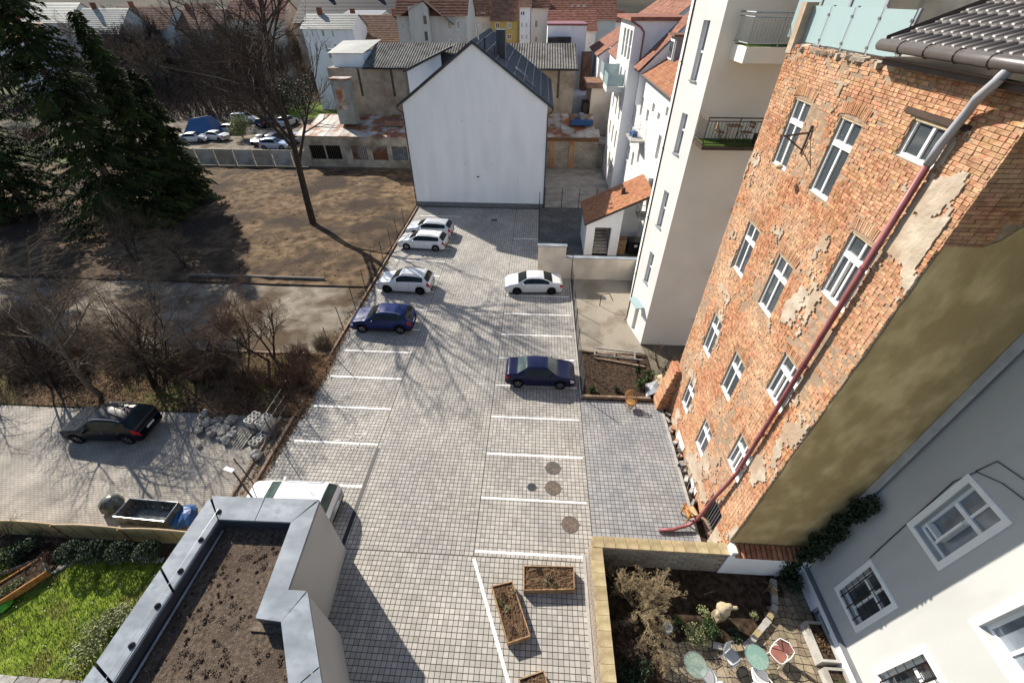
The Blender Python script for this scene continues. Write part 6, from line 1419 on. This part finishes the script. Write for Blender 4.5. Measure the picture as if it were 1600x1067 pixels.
# trench clutter along the brick wall
p = (7.55,10.15); t = thing('wooden_chair', 'old orange-brown wooden chair by the barred cellar door', 'chair', (p[0],p[1],0), .25)
a = MB(); a.box(-.27,.27,-.27,.27,.44,.5); a.build('seat', M['orange_wood'], t); a = MB(); a.box(-.22,.22,-.22,.22,.5,.53); a.build('seat_pad', M['wood_yellow'], t)
for x in (-.24,.24):
    for y in (-.24,.24): a = MB(); a.box(x-.025,x+.025,y-.025,y+.025,0,.44 if x > 0 else .95); a.build('leg', M['orange_wood'], t)
for z in (.65,.85): a = MB(); a.box(-.26,-.23,-.22,.22,z,z+.07); a.build('back_slat', M['orange_wood'], t)
a = MB(); a.tube([(7.35,8.75,.12),(8.0,8.7,.55),(9.0,8.5,1.0)], .07, 7); a.tube([(9.0,8.5,1.0),(9.02,8.5,1.02)], .08, 7); tag(a.build('drain_pipe', M['wood_grey']), 'loose pale drain pipe leaning on the foot of the brick building', 'pipe')
rg = random.Random(12)
for k in range(26):
    a = MB(); a.obox((0,0,0), rg.uniform(.12,.4), rg.uniform(.08,.25), rg.uniform(.05,.16), rg.uniform(0,3), rg.uniform(-.3,.3)); o = a.build('rubble_piece', M[rg.choice(['grey_stone','brick','concrete','wood_grey','plastic_black'])]); o.location = (rg.uniform(7.88,8.05), rg.uniform(10.4,16.4), .1+rg.uniform(0,.12)); tag(o, 'piece of rubble in the narrow trench along the brick wall', 'rubble', 'rubble in the trench')
sheet('trench', [(7.8,8.2),(FX+.02,8.2),(FX+.02,17.3),(7.8,17.3)], .01, 'soil')
for k in range(5):
    a = MB(); y = 11.0+k*.55; a.tube([(7.85,y,.1),(7.95,y+.3,.9-.1*k),(8.05,y+.5,.4)], .015, 4); o = a.build('scrap_wire', M['steel' if k % 2 else 'brown_steel']); tag(o, 'bent scrap rod leaning in the brick wall trench, '+ORD[k]+' from the cellar door', 'scrap', 'scrap rods in the trench')
# ------------------------------------------------------------------ left yard
rg = random.Random(31)
def rock_mesh(seed):
    rg = random.Random(seed); m2 = MB(); m2.lathe([(.3,-.32),(.46,-.2),(.5,.05),(.42,.25),(.22,.38)], n=7)
    m2.v = [tuple(Vector(v)+Vector((rg.uniform(-.1,.1),rg.uniform(-.1,.1),rg.uniform(-.08,.08)))) for v in m2.v]; return m2.mesh('rock', M['grey_stone'])
rocks = [rock_mesh(i) for i in range(6)]
for k in range(34):
    px, py = rg.gauss(342,18), rg.gauss(668,11)
    if k > 30: px, py = ((312,697),(405,715),(400,712))[k-31]
    o = link('field_stone', rocks[k % 6]); p = gp(px,py); s_ = rg.uniform(.25,.6); o.location = (p.x,p.y,s_*.25+.05); o.scale = (s_*1.3,s_,s_*.8); o.rotation_euler = (rg.uniform(-.3,.3),rg.uniform(-.3,.3),rg.uniform(0,6)); tag(o, 'grey field stone in the heap left of the pallet', 'stone', 'stones of the heap by the pallet')
p = gp(377,688); t = thing('pallet', 'grey weathered wooden pallet propped beside the stone heap', 'pallet', (p.x,p.y,.05), -.25); t.rotation_euler = (.32,.05,-.3)
for k in range(7): a = MB(); a.box(-.5+k*.15,-.5+k*.15+.1,-.62,.62,.12,.145); a.build('slat', M['wood_grey'], t)
for y in (-.58,0,.58): a = MB(); a.box(-.5,.5,y-.05,y+.05,.0,.118); a.build('bearer', M['wood_grey'], t)
for k, (px, py, lab) in enumerate(((402,665,'upright stack of concrete pipe blocks with round holes behind the pallet'),(419,668,'stack of concrete hole blocks nearest the kerb'),(404,690,'low concrete hole blocks in front of the stacks'))):
    p = gp(px,py); t = thing('hole_blocks', lab, 'concrete blocks', p, -.3); hh = .75 if k < 2 else .25
    for i in range(2):
        for j in range(3):
            a = MB(); n = 10; c = (i*.27-.13, j*.27-.27); ro, ri = .15, .09
            vs_ = [(c[0]+r_*math.cos(6.283*q/n),c[1]+r_*math.sin(6.283*q/n),z) for r_,z in ((ro,0),(ro,hh),(ri,hh),(ri,hh-.2)) for q in range(n)]
            a.add(vs_, [(s_*n+q,s_*n+(q+1)%n,(s_+1)*n+(q+1)%n,(s_+1)*n+q) for s_ in range(3) for q in range(n)]); a.build('pipe_block', M['concrete'], t)
for k, (A, B) in enumerate((((439,608),(406,658)),((444,619),(404,680)),((447,633),(412,690)),((443,657),(410,704)))):
    o = MB(); o.tube([oxp(*A,-14.07),oxp(*B,-14.07)], .006, 4); tag(o.build('fence_wire', M['chair_grey']), 'thin pale wire of the old fence beside the brown kerb, '+ORD[k]+' from the top', 'wire', 'wires of the old fence')
t = thing('yard_lamp', 'slim lamp post with flat white head beside the people carrier', 'lamp', (gp(357,733,3.4).x+.25, gp(357,733,3.4).y-.1, 0))
a = MB(); a.tube([(0,0,0),(0,0,3.4)], [.05,.03], 8); a.build('pole', M['black_steel'], t); a = MB(); a.obox((-.2,.07,3.42),.46,.17,.06,-.25); a.build('lamp_head', M['chair_grey'], t)
# lined skip, motor scooter cover, blue bag
q4 = [gp(178,808,.55),gp(258,816,.55),gp(280,786,.55),gp(205,780,.55)]; c = sum(q4,Vector())/4; t = thing('lined_skip', 'open skip lined with dark plastic film on the cobbles', 'skip', (c.x,c.y,0))
a = MB(); cs = [Vector((q.x-c.x,q.y-c.y,0)) for q in q4]
for i in range(4):
    A,B = cs[i],cs[(i+1)%4]; N_ = 8
    for s_ in range(N_):
        P0,P1 = A.lerp(B,s_/N_),A.lerp(B,(s_+1)/N_); w0,w1 = .03*rnd.uniform(-1,1),.03*rnd.uniform(-1,1)
        a.add([tuple(P0*1.05+Z*.04),tuple(P1*1.05+Z*.04),tuple(P1+Z*.62),tuple(P0+Z*.62),tuple(P1*(.8+w1)+Z*.16),tuple(P0*(.8+w0)+Z*.16)],[(0,1,2,3),(3,2,4,5)])
a.build('lining', M['film'], t); a = MB(); a.poly([tuple(q*.82+Z*.15) for q in cs]); a.build('floor', M['film'], t)
a = MB(); a.tube([tuple(q+Z*.63) for q in cs]+[tuple(cs[0]+Z*.63)], .03, 5); a.build('rim', M['steel'], t)
a = MB(); rgx = random.Random(2); p = gp(180,792); a.lathe([(.3,0),(.48,.2),(.42,.5),(.2,.72),(.05,.76)], (p.x,p.y,0), 10); tag(a.build('covered_bin', M['film']), 'rounded dark plastic wrapped bundle left of the lined skip', 'bundle')
p = gp(287,810); a = MB(); a.lathe([(.5,0),(.62,.12),(.45,.3),(.2,.36)], (p.x,p.y,0), 9); a.v = [(x+rgx.uniform(-.1,.1),y+rgx.uniform(-.1,.1),max(0,z+rgx.uniform(-.06,.06))) for x,y,z in a.v]; tag(a.build('blue_sheet', M['plastic_blue']), 'crumpled blue plastic sheet right of the lined skip', 'sheet')
# reed fence panels
for k in range(5):
    x0 = -26.2+k*3.0; t = thing('reed_fence_panel', ('leftmost','second from left','third from left','fourth from left','last, nearest the parapet,')[k]+' sand coloured reed mat panel of the garden fence', 'fence panel', (x0,7.62,0), .008)
    a = MB(); n = 12; top = lambda u: 1.12+.12*math.sin(math.pi*u)
    for i in range(n):
        u0,u1 = i/n,(i+1)/n; a.add([(3*u0,0,0),(3*u1,0,0),(3*u1,0,top(u1)),(3*u0,0,top(u0)),(3*u0,.05,0),(3*u1,.05,0),(3*u1,.05,top(u1)),(3*u0,.05,top(u0))],[(0,1,2,3),(5,4,7,6),(3,2,6,7)])
    a.build('mat', M['reed'], t); a = MB(); a.tube([(3*i/n,.025,top(i/n)) for i in range(n+1)], .035, 5); a.build('top_rail', M['wood_yellow'], t)
    a = MB(); a.tube([(0,-.04,0),(0,-.04,1.18)], .04, 5); a.build('post', M['wood'], t)
    for xx in (.75,1.5,2.25): a = MB(); a.tube([(xx,-.02,0),(xx,-.02,1.15)], .012, 4); a.build('batten', M['wood'], t)
# raised bed, garden oddments
t = thing('raised_bed', 'orange brown timber raised bed with seedlings on the lawn', 'planter', (gp(28,918).x,gp(28,918).y,0), .95)
for y in (-.45,.45):
    for z in (.02,.2): a = MB(); a.box(-1.0,1.0,y-.02,y+.02,z,z+.17); a.build('plank', M['orange_wood'], t)
for x in (-1.0,1.0):
    for z in (.02,.2): a = MB(); a.box(x-.02,x+.02,-.43,.43,z,z+.17); a.build('plank', M['wood_grey'], t)
a = MB(); a.box(-.97,.97,-.43,.43,.02,.3); a.build('soil', M['soil'], t); a = MB(); leaf_cloud(a,(-.1,-.1,.36),.55,.25,.07,420,.09,random.Random(3)); a.build('seedlings', M['leaf_pale'], t)
p = gp(10,948); a = MB(); a.lathe([(.12,0),(.27,.07),(.24,.15),(.08,.19)], (p.x-.1,p.y,0), 9); a.v = [(x*1+rgx.uniform(-.06,.06),y+rgx.uniform(-.05,.05),z) for x,y,z in a.v]; tag(a.build('compost_bag', M['plastic_green']), 'bright green plastic compost bag in front of the raised bed', 'bag')
p = gp(57,895); a = MB(); a.lathe([(.13,0),(.2,.05),(.2,.3),(.17,.3),(.15,.08)], (p.x,p.y,0), 12); tag(a.build('watering_bucket', M['teal']), 'small teal bucket at the corner of the raised bed', 'bucket')
p = gp(22,895); a = MB(); a.tube([(p.x-.9,p.y-.3,.15),(p.x,p.y,.22),(p.x+.9,p.y+.55,.3)], [.1,.09,.05], 7); tag(a.build('log', M['bark_light']), 'bare log lying behind the raised bed', 'log')
for k in range(26):
    f = k/25; px, py = 86+f*(255-86), 884-26*min(1,f*3.2)+rnd.uniform(-2,2)+ (8*f if f > .4 else 0)
    o = link('edging_stone', rocks[k % 6]); p = gp(px,py+8); s_ = rnd.uniform(.14,.24); o.location = (p.x,p.y,s_*.2); o.scale = (s_*1.4,s_,s_*.7); o.rotation_euler = (0,0,rnd.uniform(0,6)); tag(o, 'small pale stone edging the lawn below the clipped bushes', 'stone', 'edging stones of the lawn')
sheet('garden_border', [(-24,6.75),(-19.9,6.0),(-19.2,6.85),(-15.2,6.85),(-12.2,7.55),(-24,7.55)], .06, 'soil')
for k in range(7):
    o = MB(); o.obox((0,0,0),.78,.95,.06,rnd.uniform(-.03,.03)); q = o.build('garden_slab', M['grey_stone']); q.location = (-18.9+k*.83, 2.35, .05); tag(q, 'mossy stone slab of the bottom left garden path, '+ORD[k]+' from the left', 'slab', 'slabs of the garden path')
# ------------------------------------------------------------------ courtyard
sheet('courtyard_soil', [(3.06,.8),(HX-.02,.8),(HX-.02,7.76),(3.06,7.8)], .05, 'soil')
BED = lambda x, y: (y > 5.25 and x < 8.3) or (y > 5.1+(x-8.3)*.95 and x >= 8.3 and x < 10.55) or (x < 5.2 and y > 2.2)
a = MB(); rg = random.Random(17); cells = []; gx, gy = .27, .24
jit = {}
def jp(i, j):
    if (i,j) not in jit: jit[(i,j)] = (3.2+i*gx+rg.uniform(-.09,.09), .9+j*gy+rg.uniform(-.08,.08))
    return jit[(i,j)]
for i in range(31):
    for j in range(28):
        c = [jp(i,j),jp(i+1,j),jp(i+1,j+1),jp(i,j+1)]; cx_ = sum(q[0] for q in c)/4; cy_ = sum(q[1] for q in c)/4
        if BED(cx_, cy_) or cx_ > HX-.2: continue
        cc = [(cx_+(q[0]-cx_)*.9, cy_+(q[1]-cy_)*.9) for q in c]; v = rg.random(); z1 = .075+rg.uniform(-.008,.008)
        a.add([(x,y,.04) for x,y in cc]+[(x,y,z1) for x,y in cc],[(4,5,6,7),(0,1,5,4),(1,2,6,5),(2,3,7,6),(3,0,4,7)],v)
po = MB(); po.quad((5.2,.85,.054),(HX-.05,.85,.054),(HX-.05,5.2,.054),(5.2,5.2,.054)); po = struct('courtyard_patio', po, M['joint']); tag(a.build('flagstones', M['flag'], po), kind='stuff')
ring = [(6.9,5.2),(7.25,5.12),(7.6,5.08),(7.95,5.1),(8.3,5.2),(8.6,5.38),(8.85,5.58),(9.1,5.78),(9.35,5.98),(9.6,6.22),(9.85,6.48),(10.0,6.8),(10.1,7.1),(10.2,7.4)]
for k, (x, y) in enumerate(ring):
    o = MB(); o.obox((0,0,0), rg.uniform(.28,.36), .2, rg.uniform(.16,.24), 0, rg.uniform(-.1,.1)); q = o.build('bed_edging_stone', M['kerb' if k % 3 else 'sandstone']); q.location = (x,y,.14); nx_ = ring[min(k+1,13)]; pv = ring[max(k-1,0)]; q.rotation_euler = (0,0,math.atan2(nx_[1]-pv[1],nx_[0]-pv[0])); tag(q, 'pale block of the curved courtyard bed edge, '+ORD[k]+' from its patio end', 'stone', 'edging blocks of the courtyard bed')
# statue: rough torso on a block
p = gp(1127,968,.1); t = thing('garden_statue', 'weathered sandstone bust on a square block in the flower bed', 'statue', (p.x-.1,p.y+.1,.05), .3)
a = MB(); a.obox((0,0,.25),.42,.36,.5,taper=.9); a.build('plinth', M['statue_stone'], t)
a = MB(); a.tube([(0,0,.48),(0,.02,.6),(.0,.03,.78),(.02,.0,.93),(.03,-.02,1.0),(.05,-.03,1.1),(.06,-.04,1.22),(.06,-.04,1.3)],[.13,.19,.27,.2,.09,.13,.12,.04],10); a.tube([(-.24,0,.8),(-.3,-.08,.62),(-.16,-.2,.58)],[.08,.07,.05],7); a.tube([(.24,.02,.82),(.36,-.06,.9),(.42,-.1,1.0)],[.08,.07,.06],7)
rgs = random.Random(9); a.v = [tuple(Vector(v)+Vector((rgs.uniform(-.015,.015),rgs.uniform(-.015,.015),rgs.uniform(-.01,.01)))) for v in a.v]; a.build('figure', M['statue_stone'], t, True)
p = gp(1043,980,.3); a = MB(); a.lathe([(.1,0),(.17,.05),(.18,.28),(.14,.28),(.13,.1)], (p.x,p.y,.08), 14); tag(a.build('white_pot', M['white_frame']), 'round white pot standing under the dry bush', 'pot')
def garden_table(px, py, r_, gl, label):
    p = gp(px,py,.75); t = thing('glass_table', label, 'table', (p.x,p.y,.07)); a = MB(); a.lathe([(r_,.66),(r_,.68)], n=24); a.build('table_top', M[gl], t)
    a = MB(); a.tube([(r_*math.cos(6.283*k/24),r_*math.sin(6.283*k/24),.67) for k in range(25)], .016, 5); a.build('rim', M['steel'], t)
    for k in range(4): an = k*1.571+.5; a = MB(); a.tube([(r_*.9*math.cos(an),r_*.9*math.sin(an),0),(r_*.2*math.cos(an),r_*.2*math.sin(an),.45),(r_*.85*math.cos(an),r_*.85*math.sin(an),.65)], .014, 5); a.build('leg', M['steel'], t)
garden_table(1087,1038,.38,'clear_glass','round clear glass garden table at the left of the patio')
garden_table(1183,1026,.38,'green_glass','round greenish glass garden table in the middle of the patio')
def garden_chair(px, py, rz, sm, fm, label):
    p = gp(px,py,.45); t = thing('garden_chair', label, 'chair', (p.x,p.y,.07), rz)
    a = MB(); n = 16; se = [(.24*math.copysign(abs(math.cos(6.283*k/n))**.6,math.cos(6.283*k/n)),.23*math.copysign(abs(math.sin(6.283*k/n))**.6,math.sin(6.283*k/n))) for k in range(n)]
    a.prism(se, .40, .43); a.build('seat', M[sm], t); a = MB(); a.tube([(x*1.06,y*1.06,.42) for x,y in se+se[:1]], .014, 5); a.build('seat_frame', M[fm], t)
    a = MB(); a.tube([(-.26,-.05,.42),(-.29,.12,.62),(-.26,.3,.78),(0,.38,.86),(.26,.3,.78),(.29,.12,.62),(.26,-.05,.42)], .015, 5); a.build('back_frame', M[fm], t)
    a = MB(); a.add([(-.22,.22,.45),(.22,.22,.45),(.22,.32,.76),(0,.37,.82),(-.22,.32,.76)],[(0,1,2,3,4)]); a.build('backrest', M[sm] if sm != 'red_cushion' else M['red_cushion'], t)
    for x, y in ((-.22,-.2),(.22,-.2),(-.22,.22),(.22,.22)): a = MB(); a.tube([(x*1.15,y*1.15,0),(x,y,.41)], .013, 5); a.build('leg', M[fm], t)
garden_chair(1107,1057,3.6,'chair_grey','steel','white wire garden chair below the left glass table')
garden_chair(1143,1027,.6,'chair_grey','grey_frame','grey cushioned garden chair between the two glass tables')
garden_chair(1216,1022,-.9,'red_cushion','white_frame','garden chair with a red cushion right of the greenish table')
garden_chair(1187,1057,2.9,'chair_grey','white_frame','pale garden chair in front of the greenish table')
for k, (y0, lab) in enumerate(((4.75,'upper stone trough planter against the grey house'),(3.35,'lower stone trough planter against the grey house'))):
    t = thing('stone_trough', lab, 'planter', (10.95,y0,.07))
    for q_ in ((-.33,-.25,0,1.25),(.25,.33,0,1.25),(-.25,.25,0,.08),(-.25,.25,1.17,1.25)): a = MB(); a.box(q_[0],q_[1],q_[2],q_[3],0,.5); a.build('side', M['concrete'], t)
    a = MB(); a.box(-.25,.25,.08,1.17,0,.42); a.build('soil', M['soil'], t); a = MB(); leaf_cloud(a,(0,.6,.47),.2,.45,.06,160,.07,random.Random(k)); a.build('plants', M['leaf_dead' if k == 0 else 'leaf'], t)
